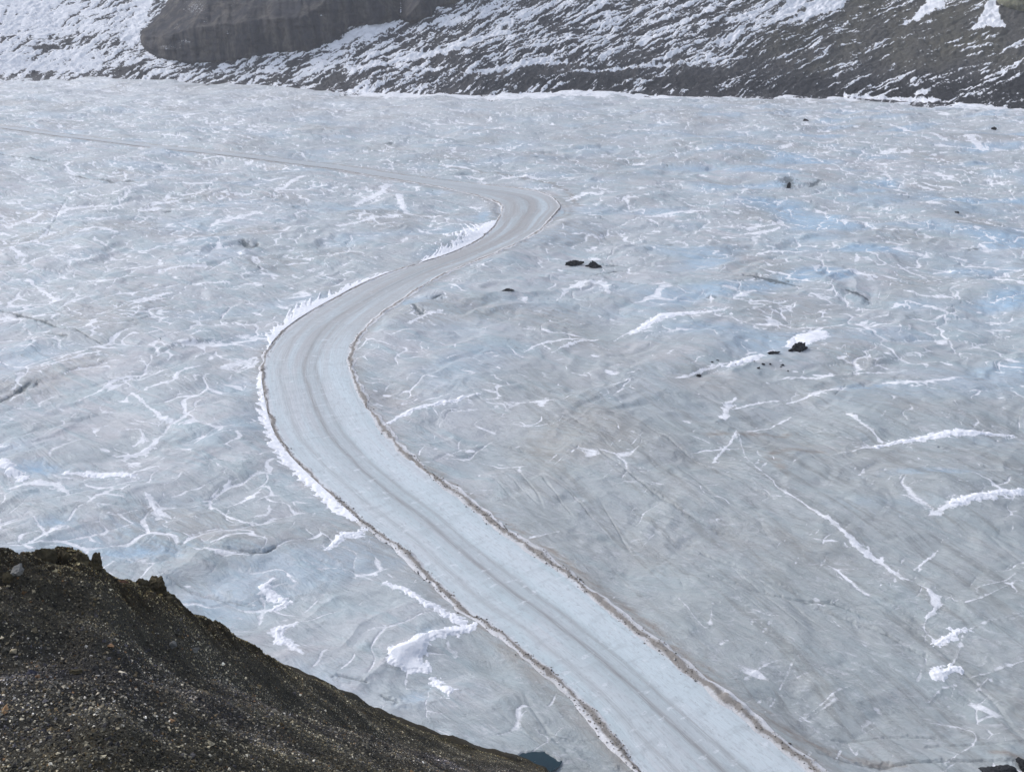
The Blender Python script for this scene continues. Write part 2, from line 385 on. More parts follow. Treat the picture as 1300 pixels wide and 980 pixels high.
# ------------------------------------------------------------------ hand-placed marks on the ice (traced, then put on the ground)
# (points in the photo, thickness in photo px)
SNOWL = [
 ([(1040,585),(1080,575),(1112,566),(1170,558),(1225,552),(1288,549)], [1,1.5,4,7,7,1.5]),
 ([(1170,668),(1210,655),(1250,643),(1300,633),(1340,630)], [1,8,9,4,2]), ([(1232,612),(1275,637)], [2,4]),
 ([(1000,504),(1030,498),(1060,490),(1082,485)], [2,4,6,3]), ([(985,480),(1020,474),(1055,473)], [1,3,3]), ([(1122,485),(1150,487),(1180,486),(1228,480)], [7,6,5,1]),
 ([(925,465),(945,457),(965,450)], [3,7,4]), ([(860,478),(890,470),(925,462)], [2,3,3]), ([(800,425),(835,407),(880,399),(925,394)], [3,6,7,2]),
 ([(780,430),(815,415),(830,408)], [1,3,3]), ([(700,445),(735,432),(760,428)], [1,3,2]), ([(665,445),(690,435),(740,428)], [1,3,2]),
 ([(712,375),(735,362),(765,360),(772,378)], [2,7,6,3]), ([(490,537),(530,519),(570,513),(612,504)], [2,5,4,1]), ([(585,541),(560,535)], [1,1]),
 ([(980,618),(985,628),(1005,640),(1050,670),(1095,705),(1120,718),(1145,737)], [1,2,3,5,9,7,2]),
 ([(1143,735),(1162,742),(1178,752)], [3,1.5,4]), ([(1176,785),(1174,797),(1190,812)], [2,1.5,4]), ([(1222,806),(1216,828),(1202,848)], [2,1.5,4]), ([(935,545),(950,590),(982,620)], [1,1,1.5]), ([(1225,800),(1262,790),(1300,782)],[2,1.5,1]),
 ([(1178,752),(1190,768),(1176,785)], [6,8,3]), ([(1190,812),(1215,804),(1232,798)], [7,4,2]), ([(1185,853),(1200,848),(1215,843)], [8,12,6]),
 ([(1180,883),(1196,868),(1215,862)], [2,2,2]), ([(1230,855),(1300,838)], [2,3]),
 ([(485,744),(515,756),(545,772),(590,795)], [3,5,7,9]), ([(455,733),(472,730),(480,727)], [3,7,3]), ([(400,726),(440,727),(485,744)],[1,1.5,2]),
 ([(470,668),(455,677),(435,682),(412,703)], [3,8,9,3]), ([(345,738),(337,752),(362,764),(345,776)], [4,8,7,5]), ([(378,795),(356,808),(352,815),(385,838)], [4,8,9,3]),
 ([(0,594),(28,610)], [10,8]), ([(88,603),(125,603),(155,606),(172,612)], [4,8,9,3]), ([(15,622),(50,615),(75,620),(90,635)], [4,7,7,2]),
 ([(168,500),(200,528),(205,533),(222,540)], [3,3,6,2]), ([(185,498),(190,494),(220,487),(230,475),(262,466)], [2,4,4,4,1]), ([(100,508),(130,495),(150,485),(192,478)], [2,3,4,2]),
 ([(150,576),(172,572),(190,565),(205,553)], [4,7,6,2]), ([(170,562),(182,555),(178,545)], [3,3,2]), ([(232,442),(262,440),(290,436),(325,430)], [5,8,8,3]), ([(50,471),(95,460),(127,452)], [2,3,5]),
 ([(165,394),(190,384),(215,378)], [2,5,3]), ([(12,318),(30,328)], [2,4]), ([(35,352),(60,372),(75,383)], [2,3,6]), ([(0,392)],[1]),
 ([(255,637),(280,625),(292,612)], [1,3,3]), ([(287,646),(315,634),(332,618)], [1,4,2]), ([(318,662),(340,658),(342,645)], [1,3,2]), ([(185,632),(200,650),(218,661)], [3,7,2]),
 ([(268,643),(290,660),(320,672)], [3,4,3]), ([(112,450),(60,465),(40,472)],[2,2,1]), ([(70,682),(78,675),(92,668)], [8,9,3]), ([(45,668),(62,690)], [3,3]),
 ([(245,703),(285,712),(300,710)], [3,9,4]), ([(270,698),(300,690)], [3,2]), ([(940,296),(962,292),(990,288)], [2,6,2]), ([(960,325),(985,321),(1020,322)], [2,6,3]),
 ([(1065,350),(1085,349),(1110,357)], [3,6,2]), ([(1140,338),(1175,355)], [2,3]), ([(820,276),(850,272),(900,270)], [3,4,2]), ([(1150,385),(1180,392),(1215,400)],[2,3,2]),
 ([(1050,470),(1130,468),(1180,466)], [1,2,1]), ([(905,590),(930,560),(935,545)], [2,3,2]), ([(920,528),(925,510),(935,500)], [6,5,2]), ([(950,545),(975,535),(1005,520)],[3,2,2]), ([(1075,525),(1100,545),(1120,560)], [4,3,2]),
 ([(930,515),(965,505),(1000,500)],[2,3,1]), ([(1195,650),(1170,660)],[1,1]), ([(1255,855),(1240,870)],[2,2]), ([(650,688),(680,682),(710,675)],[1,2,1]), ([(860,760),(895,800),(905,770)],[1,2,1]),
 ([(1170,905),(1225,912),(1240,930),(1200,960)],[1,2,3,2]), ([(945,862),(980,840),(1000,838)],[2,2,1]), ([(1025,895),(1060,875),(1085,865)],[1.5,2,1]), ([(1010,905),(1060,882)],[1,2]),
 ([(1290,730),(1275,740),(1240,750)],[1,2,2]), ([(1160,725),(1180,710),(1190,700)],[3,3,2]), ([(1225,770),(1250,762),(1280,745)],[3,2,1]),
 ([(1130,160),(1200,180)],[2,2]), ([(1190,185),(1290,188)],[3,1]), ([(1230,176),(1250,188)],[4,3]), ([(570,362),(590,372)],[2,2]), ([(520,415),(545,402),(562,398)],[2,3,2]), ([(500,432),(530,420)],[2,2]),
 ([(70,275),(100,262),(140,262)],[3,5,2]), ([(105,300),(130,297),(150,302)],[3,6,2]), ([(10,283),(50,272)],[3,2]), ([(180,265),(200,262)],[6,3]), ([(270,285),(310,275),(330,270)],[3,6,2]), ([(350,245),(385,225)],[2,3]),
 ([(160,345),(180,340)],[4,3]), ([(205,345),(260,342)],[2,4]), ([(250,362),(285,358)],[4,3]), ([(110,422),(120,412)],[5,4]),
 ([(450,258),(480,245),(490,235)],[4,5,3]), ([(430,290),(490,275),(510,272)],[3,4,2]), ([(505,250),(520,270),(560,272)],[4,3,2]), ([(530,290),(560,300),(600,292)],[2,4,6]),
 ([(640,228),(660,226),(695,228)],[3,5,2]), ([(590,226),(612,228)],[4,3]), ([(720,255),(745,248),(760,250)],[2,5,3]),
]
BLUES = [(180,704,50,9,1.),(45,600,36,7,1.),(1100,487,34,4,1.),(880,212,60,4,.8),(1000,318,70,9,.40),(985,205,30,3,.9),(1225,268,60,6,.7),(1110,243,50,4,.7),(525,384,35,5,.7),(75,672,24,6,.8),
         (612,272,16,7,.9),(1080,430,80,6,.4),(1180,610,50,6,.6),(1130,650,60,8,.3),(445,262,40,4,.6),(760,395,60,8,.25),(1050,300,70,7,.45),(1130,255,60,5,.6),(1250,330,60,12,.35),(330,705,60,6,.35),(700,390,60,9,.25),
         (230,640,60,8,.3),(580,420,60,14,.2),(1200,470,70,9,.3),(90,705,60,7,.2),(530,890,14,10,.6),(545,808,10,10,.5),(410,262,80,8,.3),(330,280,70,8,.25),(1240,560,70,10,.2),(930,170,90,5,.35),(1250,410,60,9,.4)]
DARKS = [([(0,394),(35,402),(62,412),(95,425),(130,442)], [2,3,3,2,1]), ([(62,428),(85,433)], [2,4]), ([(0,512),(20,500),(38,490)], [2,4,5]), ([(308,312),(320,318),(328,312)],[3,5,2]), ([(1000,230),(1003,240)],[5,6]), ([(1028,240),(1040,233)],[2,3]),
         ([(285,705),(330,708),(350,700)], [1,3,2]), ([(1090,470),(1060,466)],[1,1]), ([(945,355),(985,362),(1015,368)],[3,6,2]), ([(1075,372),(1100,378)],[2,5]), ([(250,330),(262,332)],[2,2]), ([(140,238),(165,242)],[3,3]),
         ([(900,735),(990,758),(1060,765),(1110,785)],[1,2,2.5,1]), ([(640,560),(700,575)],[1,1]), ([(1060,925),(1130,922),(1190,924)],[1,1.5,1]), ([(1040,950),(1120,958),(1200,956),(1300,960)],[2,3,3,2]), ([(1180,935),(1300,933)],[1,1]),
         ([(210,735),(260,755),(320,770)],[1,2,1]), ([(430,865),(465,872)],[3,3]), ([(485,888),(505,898)],[3,3]), ([(890,700),(960,730),(1010,752)],[1,1,1]), ([(1040,770),(1120,800),(1180,830)],[1,1.5,1]),
         ([(1060,500),(1075,482)],[0.5,0.5]), ([(820,550),(900,600),(980,640)],[.7,1,.7]), ([(760,580),(860,650),(960,690)],[.7,1,.7]), ([(550,383),(560,378)],[4,2]), ([(525,392),(535,402)],[3,4]),
         ([(60,300),(90,250),(150,255)],[.5,.5,.5]), ([(95,222),(180,232),(205,236)],[2,4,2]), ([(190,265),(215,268)],[2,5]), ([(0,197),(60,208)],[1,3]), ([(690,935),(730,945),(800,930)],[1,1.5,1]), ([(1250,600),(1300,605)],[1,1]),
         ([(750,350),(790,345)],[1,2]), ([(770,335),(790,338)],[5,2])]
DIRTS = [([(830,800),(905,868),(980,915),(1060,945),(1150,960)], [10,20,26,16,8]), ([(560,600),(620,650),(700,700),(830,800)], [8,8,10,12]), ([(1000,610),(980,580),(1040,575)],[6,10,8]), ([(560,210),(700,236),(735,262)],[2,4,4]), ([(470,600),(560,690)],[3,3]),
         ([(1260,945),(1300,955),(1340,960)],[8,14,16]), ([(900,555),(1000,545)],[8,8])]

def strokes(L, x, y, nz, acc, soft=.5):
    for P, Wd in L:
        if len(P) < 2: continue
        P = np.array(P, float); Wd = np.array(Wd, float)
        W = at(P[:, 0], P[:, 1]); wm = np.array([w * (mscale(py)[1] ** .75 * mscale(py)[0] ** .25) * .42 for w, py in zip(Wd, P[:, 1])])
        Wr = spline(np.c_[W, wm], 6); rm = wm.max() * 2.2 + 1.
        D, Sx = field(Wr[:, :2], x, y, rm)
        m = D < 1e5
        if not m.any(): continue
        w = np.interp(Sx[m], np.arange(len(Wr)), np.maximum(Wr[:, 2], .05))
        v = np.clip((w - D[m] * np.clip(1 + .75 * nz[m], .35, 3)) / np.maximum(w, .5) * .8 + .45, 0, 1.15)
        acc[m] = np.maximum(acc[m], v)

_pa, _pb = at(820, 560), at(1250, 880); _n = math.hypot(*(_pb - _pa)); FLX, FLY = float((_pb - _pa)[0] / _n), float((_pb - _pa)[1] / _n)   # flow direction of the ice
# ------------------------------------------------------------------ the glacier surface
def ice(x, y, hand=True):
    x = np.asarray(x, F32); y = np.asarray(y, F32)
    wx = x + 6 * perlin(x / 22, y / 22, 1) + 2.2 * perlin(x / 6, y / 6, 2); wy = y + 6 * perlin(x / 22, y / 22, 3) + 2.2 * perlin(x / 6, y / 6, 4)
    c, s = math.cos(R(35)), math.sin(R(35))
    ax = (wx * c + wy * s) / 1.5; ay = (-wx * s + wy * c)
    e1, id1 = voro(ax / 15, ay / 15, 5, True); e1 = e1 * 15
    e2 = voro(ax / 6.2 + 3, ay / 6.2, 9) * 6.2
    # hummocks
    lump = fbm(x / 75, y / 75, 3, 20) * 2.5 + fbm(wx / 26, wy / 26, 4, 30) * .95
    rd = 1 - np.abs(perlin(ax / 30 + .3 * perlin(x / 15, y / 15, 35), ay / 13, 36)) * 2
    rd2 = 1 - np.abs(perlin(ax / 14, ay / 6, 37)) * 2
    lump = lump + .75 * rd * sstep(-.4, .4, perlin(x / 60, y / 60, 38)) * (1 - .8 * sstep(R(-7), R(3), np.arctan2(x, y)) * sstep(340, 215, np.hypot(x, y))) + .2 * rd2 * sstep(160, 240, np.hypot(x, y))
    fl = perlin((x * .8 + y * .6) / 60 + .4 * perlin(x / 40, y / 40, 8), (x * -.6 + y * .8) / 14, 41)
    lump = lump + .35 * fl
    h = lump + .16 * sstep(0, 7, e1) + .05 * np.clip(e2 / 2.2, 0, 1)
    nA = perlin(x / 17, y / 17, 50) + .5 * perlin(x / 5, y / 5, 51); nB = perlin(x / 9, y / 9, 52) + .5 * perlin(x / 3, y / 3, 53)
    dirn = perlin((x * .82 - y * .57) / 9, (x * .57 + y * .82) / 3, 54)
    dist = np.hypot(x, y)
    # how much drifted snow lies where
    az = np.arctan2(x, y)
    dens = .62 + .30 * sstep(.05, -.30, az) + .40 * perlin(x / 70, y / 70, 60) + .2 * sstep(300, 480, dist)
    calm = sstep(R(-7), R(3), az + .03 * perlin(x / 40, y / 40, 63)) * sstep(340, 215, dist)
    dens = dens - .22 * sstep(250, 170, dist) * sstep(.1, -.1, az) - .42 * calm + .22 * sstep(R(2), R(14), az) * sstep(230, 330, dist)
    w1 = np.clip(.85 * (nA + dens - .36), 0, 1.35); w2 = np.clip(.6 * (nB + dens - .42), 0, .7)
    low = sstep(.9, -.6, lump)
    s1 = np.clip((w1 - e1) / 1.4 + .45, 0, .92) * sstep(.0, .25, w1); s2 = np.clip((w2 - e2) / .8 + .42, 0, .82) * sstep(0, .2, w2)
    sp = np.clip((dirn + .5 * nB - .72 + .25 * dens) * 3.2, 0, 1) * low
    rg = 1 - np.abs(perlin(ax / 11, ay / 5, 61) + .4 * perlin(ax / 4, ay / 2, 62)) * 2
    s3 = np.clip((rg - .86) * 6, 0, 1) * np.clip((nA + dens - .45) * 2, 0, 1)
    pn = perlin((x * .78 + y * .62) / 5.5, (y * .78 - x * .62) / 2.4, 64) + .55 * perlin(x / 2.2, y / 2.2, 65)
    s4 = np.clip((pn - 1.02 + .38 * dens + .25 * perlin(x / 26, y / 26, 66)) * 2.6, 0, 1) * sstep(-1.5, .6, -lump + .4)
    gx_, gy_ = (x * .5 + y * .86), (y * .5 - x * .86)
    s5 = np.clip((perlin(gx_ / 8, gy_ / 1.0, 67) + .35 * perlin(x / 1.5, y / 1.5, 68) - .46) * 2.4, 0, .62) * calm * sstep(-.15, .25, perlin(x / 22, y / 22, 69))
    sw = np.clip(.1 + .9 * (perlin(x / 4, y / 4, 70)), 0, 1)
    snow = np.maximum(np.maximum(np.maximum(s1, s2 * .9), np.maximum(sp * .9, s3 * .85)), np.maximum(s4, s5))
    dark = np.clip((.5 - e1) / .5, 0, 1) * np.clip((perlin(x / 25, y / 25, 71) - .30) * 3, 0, 1) * sstep(230, 300, dist)
    dark = np.maximum(dark, .85 * np.clip((perlin((x * .5 + y * .86) / 7, (x * .86 - y * .5) / 20, 72) + .45 * nB - .80) * 4, 0, 1) * sstep(.3, 1., dist / 420))
    dark = dark * (1 - .9 * calm)
    fa, fc = x * FLX + y * FLY, -x * FLY + y * FLX
    fc2 = fc + 4 * perlin(fa / 70, fc / 40, 75)
    f1 = perlin(fa / 60, fc2 / 5.5, 76); f2 = perlin(fa / 35, fc2 / 2.6, 77)
    gt = sstep(.05, .35, perlin(fa / 40, fc2 / 12, 78))
    fd = np.clip(1 - np.abs(f1) / .05, 0, 1) * gt; fw = np.clip(1 - np.abs(f2) / .06, 0, 1) * sstep(.1, .4, perlin(fa / 25, fc2 / 9, 79))
    dark = np.maximum(dark, .50 * fd * calm); snow = np.maximum(snow, .50 * fw * calm); h = h - .05 * fd * calm + .25 * f1 * calm
    dirt = np.clip(perlin(x / 33, y / 33, 73) * 1.2 - .15, 0, .45)
    blue = np.clip(perlin((x * .9 + y * .4) / 38, (y * .9 - x * .4) / 22, 74) * 1.5 - .12, 0, .6) * (1 - .9 * calm)
    blue = blue * (.6 + 1.0 * sstep(R(4), R(16), az) * sstep(230, 330, dist))
    tone = fbm(ax / 30, ay / 9, 3, 80) + .55 * (id1 - .5)
    h = h - .10 * s1 - .30 * dark
    if hand:
        nz = 1.1 * perlin(x / 1.6, y / 1.6, 90) + .9 * perlin(x / 4.5, y / 4.5, 91) + .8 * perlin(x / .7, y / .7, 92)
        hs = np.zeros_like(x); strokes(SNOWL, x, y, nz, hs)
        hd = np.zeros_like(x); strokes(DARKS, x, y, nz, hd)
        ht = np.zeros_like(x); strokes(DIRTS, x, y, nz * .6, ht)
        snow = np.maximum(snow * (1 - .9 * hd), hs); h = h + .10 * hs - .45 * hd; dark = np.maximum(dark * (1 - hs), hd * .95); dirt = np.maximum(dirt, ht * .9)
        for bx, by, rx, ry, a in BLUES:
            p = at(bx, by); mx, my = mscale(by)
            q = ((x - p[0]) / (rx * mx)) ** 2 + ((y - p[1]) / (ry * my)) ** 2
            g = np.exp(-(q * (1 + .5 * nz)).clip(0, 20)); blue = np.maximum(blue, g * a); snow = snow * (1 - .8 * g * a)
            h = h - .5 * g * a
    return h, snow, dirt, blue, dark, tone, np.clip(dens * 1.1, .5, 1.), calm

def road_blend(x, y):
    """distance outside the road edge (negative inside), station, side"""
    D, Sx = field(Ce[::3], x, y, 34.)
    Sx = Sx * 3
    m = D < 1e5
    out = np.full(x.shape, 1e3, F32); side = np.zeros(x.shape, F32)
    k = np.clip(Sx[m], 0, len(Ce) - 1.001); i = k.astype(int)
    out[m] = D[m] - np.interp(k, np.arange(len(We)), We)
    t = Ce[np.minimum(i + 1, len(Ce) - 1)] - Ce[i]
    side[m] = np.sign(t[:, 0] * (y[m] - Ce[i, 1]) - t[:, 1] * (x[m] - Ce[i, 0]))   # +1 = left
    return out, Sx, side

POOLS = [(679, 976, 25, 13), (735, 998, 38, 10)]
LEVELS = []
for _b in POOLS:
    _c = at(_b[0], _b[1]); LEVELS.append(float(ice(np.array([_c[0]]), np.array([_c[1]]), False)[0][0]) - .1)
def pool_dig(x, y, h):
    g = np.zeros(x.shape, F32)
    for (bx, by, rx, ry), lv in zip(POOLS, LEVELS):
        p = at(bx, by); mx, my = mscale(by)
        q = np.sqrt(((x - p[0]) / (rx * mx)) ** 2 + ((y - p[1]) / (ry * my)) ** 2) * (1 + .22 * perlin(x / 1.6, y / 1.6, 95) + .08 * perlin(x / .5, y / .5, 96))
        a = sstep(3.0, 1.15, q); b = sstep(1.10, .85, q)
        h = h * (1 - a) + lv * a; h = h - .30 * b; g = np.maximum(g, b)
    return h, g

def full_ice(x, y):
    h, snow, dirt, blue, dark, tone, dens, calm = ice(x, y)
    out, Sx, side = road_blend(x, y)
    near = sstep(0., 9., out)
    rl = fbm(x / 120, y / 120, 2, 99) * .8      # the road bed only follows the gentlest swells
    h = rl + (h - rl) * near - .35 * (1 - sstep(-1.5, .5, out))
    # meltwater hollows beside the hill
    h, g = pool_dig(x, y, h)
    p = np.hypot(x, y); blue = np.maximum(blue, .2 * g)
    # brown film outside the banks
    dirt = np.maximum(dirt, .75 * sstep(5., .5, out) * (out > -2))
    snow = snow * sstep(-1, 2.5, out)
    # snow strip and grit at the far shore
    ds = shore_r(np.arctan2(x, y)) - p
    px = az2px(np.arctan2(x, y))
    nn = perlin(x / 14, y / 14, 101) + .5 * perlin(x / 4, y / 4, 102)
    band = sstep(26., 6., ds + 12 * nn) * (ds > -40)
    snow = np.maximum(snow, band * (.32 + .6 * sstep(400, 480, px)))
    snow = np.maximum(snow, .30 * sstep(230, 20, ds + 40 * nn) * (ds > -40))  # broad pale flecking that paints distance haze into the snow mask
    return h, snow, dirt, blue, dark, tone, dens, calm

SHORE = np.array([(-400, 90), (0, 97), (75, 99), (150, 103), (300, 110), (450, 119), (600, 123), (800, 121.5), (900, 123), (1060, 123.5), (1130, 127), (1200, 133), (1300, 141), (1400, 150), (1700, 185)], float)
def az2px(az):       # photo column of an azimuth, at the far shore row
    return 650 + np.tan(az) * FPX * (CT + ST * (490 - 120) / FPX)
_sp = at(SHORE[:, 0], SHORE[:, 1]); _saz = np.arctan2(_sp[:, 0], _sp[:, 1]); _sr = np.hypot(_sp[:, 0], _sp[:, 1])
def shore_r(az, k=1.): return np.interp(az, _saz, _sr) + k * (5 * perlin(az * 60, az * 0, 55) + 2.5 * perlin(az * 240, az * 0, 56))

# camera-side rows are denser simply because they are nearer (ordinary terrain level of detail)
NC = 1700; COLA = np.r_[np.linspace(R(-76), R(-31.2), 60, endpoint=False), np.linspace(R(-31.2), R(31.2), NC), np.linspace(R(31.2), R(76), 61)[1:]]
dep = np.linspace(math.atan(H / 108.), math.atan(H / 760.), 1000); r_in = H / np.tan(dep)
ROWR = np.r_[np.linspace(30, 107, 14), r_in, r_in[-1] * np.exp(np.linspace(.0025, .33, 130)), 1250, 1500, 1900]
AZ, RR = np.meshgrid(COLA.astype(F32), ROWR.astype(F32)); X = RR * np.sin(AZ); Y = RR * np.cos(AZ)
h, snow, dirt, blue, dark, tone, dens, calm = full_ice(X, Y)
V = np.stack([X, Y, -H + h], -1).reshape(-1, 3)
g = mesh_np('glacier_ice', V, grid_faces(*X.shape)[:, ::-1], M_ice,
            {'mask': np.stack([snow, dirt, blue, dark], -1).reshape(-1, 4), 'tone': tone.ravel(), 'dens': dens.ravel(), 'calm': calm.ravel(), 'haze_tint': (sstep(300, 30, shore_r(AZ, 0.) - RR) * (.45 + .55 * sstep(800, 400, az2px(AZ)))).ravel()})
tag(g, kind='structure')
GH = h
def ground_z(x, y):
    """height of the built glacier mesh (bilinear)"""
    r = np.hypot(x, y); a = np.arctan2(x, y)
    i = np.clip(np.searchsorted(ROWR, r) - 1, 0, len(ROWR) - 2); j = np.clip(np.searchsorted(COLA, a) - 1, 0, len(COLA) - 2)
    u = np.clip((r - ROWR[i]) / (ROWR[i + 1] - ROWR[i]), 0, 1); v = np.clip((a - COLA[j]) / (COLA[j + 1] - COLA[j]), 0, 1)
    return -H + (GH[i, j] * (1 - u) + GH[i + 1, j] * u) * (1 - v) + (GH[i, j + 1] * (1 - u) + GH[i + 1, j + 1] * u) * v

# ------------------------------------------------------------------ the road sheet
nw = 41; tt = np.linspace(-1, 1, nw)
seg = np.hypot(*np.diff(Ce, axis=0).T); sta = np.r_[0, np.cumsum(seg)]
P = Ce[:, None, :] + (Re - Le)[:, None, :] / 2 * tt[None, :, None]
zr = -H + fbm(P[..., 0].astype(F32) / 120, P[..., 1].astype(F32) / 120, 2, 99) * .8 + .04 + .05 * perlin(P[..., 0] / 5, P[..., 1] / 5, 5) * (1 - tt[None] ** 2)
pxy = np.hypot(P[..., 0], P[..., 1])
zone = sstep(205, 300, pxy) * (.45 + .55 * sstep(250, 380, pxy)) * (1 - .75 * sstep(450, 540, pxy))
st = np.stack([np.broadcast_to(tt[None], zr.shape), np.broadcast_to(sta[:, None], zr.shape), zone, np.ones_like(zr)], -1)
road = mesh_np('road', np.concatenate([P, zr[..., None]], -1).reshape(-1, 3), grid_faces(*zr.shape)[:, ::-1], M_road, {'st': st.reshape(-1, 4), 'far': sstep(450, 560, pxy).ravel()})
tag(road, kind='structure')
def road_base(x, y): return -H + fbm(np.asarray(x, F32) / 120, np.asarray(y, F32) / 120, 2, 99) * .8

# ------------------------------------------------------------------ ploughed banks along the road edges
def offset_frame(E, other):
    n = E - other; n /= np.hypot(*n.T)[:, None]; return n
def bank(name, E, O, label, prof, hmul, cat='snow bank'):
    n = offset_frame(E, O); u = np.linspace(-1, 1, 27)
    s = np.repeat(np.arange(len(E)), 2)[:-1] + np.tile([0, .5], len(E))[:2 * len(E) - 1]
    Ei = np.c_[np.interp(s, np.arange(len(E)), E[:, 0]), np.interp(s, np.arange(len(E)), E[:, 1])]
    ni = np.c_[np.interp(s, np.arange(len(E)), n[:, 0]), np.interp(s, np.arange(len(E)), n[:, 1])]
    w = prof(s)[:, None]
    cen = (.25 * w[:, 0] + .45 * perlin(s / 7, s * 0 + 2, 14) + .25 * perlin(s / 2.5, s * 0 + 5, 29))[:, None]
    off = cen + u[None] * w
    X = Ei[:, None, 0] + ni[:, None, 0] * off; Y = Ei[:, None, 1] + ni[:, None, 1] * off
    hh = (np.cos(u * np.pi / 2)[None] ** 1.3) * (.38 * w ** .6) * hmul(s)[:, None] * (.7 + .75 * perlin(X / 2.2, Y / 2.2, 15) + .45 * perlin(X / .9, Y / .9, 16))
    base = np.where(off > 0, ground_z(X, Y), road_base(X, Y)); bl = sstep(-.3, .8, off)
    base = road_base(X, Y) * (1 - bl) + ground_z(X, Y) * bl
    hh = hh * (1 - .8 * sstep(450, 560, np.hypot(X, Y)))
    Z = base + hh - .30 * (np.abs(u[None]) > .93) + .03 - .12 * sstep(470, 580, np.hypot(X, Y))
    dirt = np.clip(.75 - 1.1 * np.abs(u[None] + .15 + .25 * perlin(X / 3, Y / 3, 17)) + .25 * perlin(X / 12, Y / 12, 18), 0, 1)
    drk = np.clip(.7 - 1.6 * np.abs(u[None] + .1), 0, 1) * np.clip(.1 + 1.2 * perlin(X / 30, Y / 30, 19) + .85 * sstep(300, 170, np.hypot(X, Y)), 0, 1)
    z0 = np.zeros_like(Z)
    wh = sstep(.35, .75, u[None] + .5 * perlin(X / 2, Y / 2, 25)) * sstep(-.1, .3, perlin(X / 16, Y / 16, 26) + .25) + sstep(230, 330, np.hypot(X, Y)) * sstep(.2, -.8, u[None]) * .8
    wh = np.clip(wh, 0, 1) + z0
    o = mesh_np(name, np.stack([X, Y, Z], -1).reshape(-1, 3), grid_faces(*Z.shape), M_bank, {'mask': np.stack([wh, dirt, z0, drk], -1).reshape(-1, 4)})
    tag(o, label, cat, 'dirty ploughed banks along the ice road')
    rg = np.random.default_rng(len(label)); nn = 16000
    i = rg.integers(0, Z.shape[0], nn); uj = np.clip(rg.normal(0, .5, nn) - .05, -.95, .95); j = np.clip(((uj + 1) * 13).astype(int), 0, 26)
    ok = (rdist[np.clip((i / 2).astype(int), 0, len(rdist) - 1)] < 300) & (rg.random(nn) < .25 + .2 * (Ce[np.clip((i / 2).astype(int), 0, len(rdist) - 1), 1] < 230) + perlin(X[i, j] / 9, Y[i, j] / 9, 24)); i, j = i[ok], j[ok]
    C = np.stack([X[i, j], Y[i, j], Z[i, j]], -1) + rg.normal(0, .28, (len(i), 3)) * [1, 1, 0]
    sz = .05 + .16 * rg.random(len(i)) ** 2.5
    B = OCT[None] * rg.uniform(.6, 1.3, (len(i), 6, 1)) * sz[:, None, None] * [1, 1, .8] + C[:, None]
    cl = np.array([(.16, .14, .12), (.08, .078, .075), (.30, .27, .24), (.5, .48, .47)])[rg.choice(4, len(i), p=[.35, .3, .2, .15])]
    gr = mesh_np('grit', B.reshape(-1, 3), (OF[None] + (np.arange(len(i)) * 6)[:, None, None]).reshape(-1, 3), M_stone, {'Col': np.c_[np.repeat(cl, 6, 0), np.ones(len(i) * 6)]}, smooth=False, parent=o)
    gr['kind'] = 'stuff'
    return o
idx = np.arange(len(Ce)); rdist = np.hypot(*Ce.T)
def wl(s):
    d = np.interp(s, idx, rdist); return np.clip(.8 + .1 * sstep(330, 200, d) + .8 * perlin(s / 11, s * 0, 21) + .4 * perlin(s / 4, s * 0, 27), .3, 2.2)
def wr(s):
    d = np.interp(s, idx, rdist); return np.clip(1.0 + .25 * sstep(260, 180, d) + 1.0 * perlin(s / 13, s * 0, 22) + .5 * perlin(s / 4, s * 0, 28), .35, 3.)
one = lambda s: np.clip(.7 + .9 * perlin(s / 9, s * 0, 23), .3, 1.4)
bank('snow_bank', Le, Re, 'narrow brown-stained snow bank on the left edge of the ice road, beside the white drifts', wl, one)
bank('snow_bank', Re, Le, 'wide dirt-speckled snow bank on the right edge of the ice road', wr, one)

# ------------------------------------------------------------------ snow drifts (each its own body of snow lying on the ice)
def local_drift(name, label, cx, cy, rx, ry, shape, thick=.5, step=None, group=None):
    """shape(px,py)->positive inside; evaluated on a local ground grid round the drift"""
    p = at(cx, cy); mx, my = mscale(cy); a, b = rx * mx, ry * my
    n1 = int(np.clip(2 * a / (step or mx * .8), 20, 260)); n2 = int(np.clip(2 * b / (step or mx * .8), 20, 260))
    gx, gy = np.meshgrid(np.linspace(p[0] - a, p[0] + a, n1), np.linspace(p[1] - b, p[1] + b, n2))
    m = shape(gx, gy)
    keepv = m > -.25
    Z = ground_z(gx, gy) + thick * np.minimum(np.clip(m, -.5, 2), 1.0) * .8
    Fc = grid_faces(n2, n1); kf = keepv.ravel()[Fc].any(1); Fc = Fc[kf]
    used = np.unique(Fc); mp = np.full(n1 * n2, -1); mp[used] = np.arange(len(used))
    Vv = np.stack([gx, gy, Z], -1).reshape(-1, 3)[used]
    o = mesh_np(name, Vv, mp[Fc], M_snow)
    return tag(o, label, 'snow drift', group or 'white snow drifts lying on the ice')
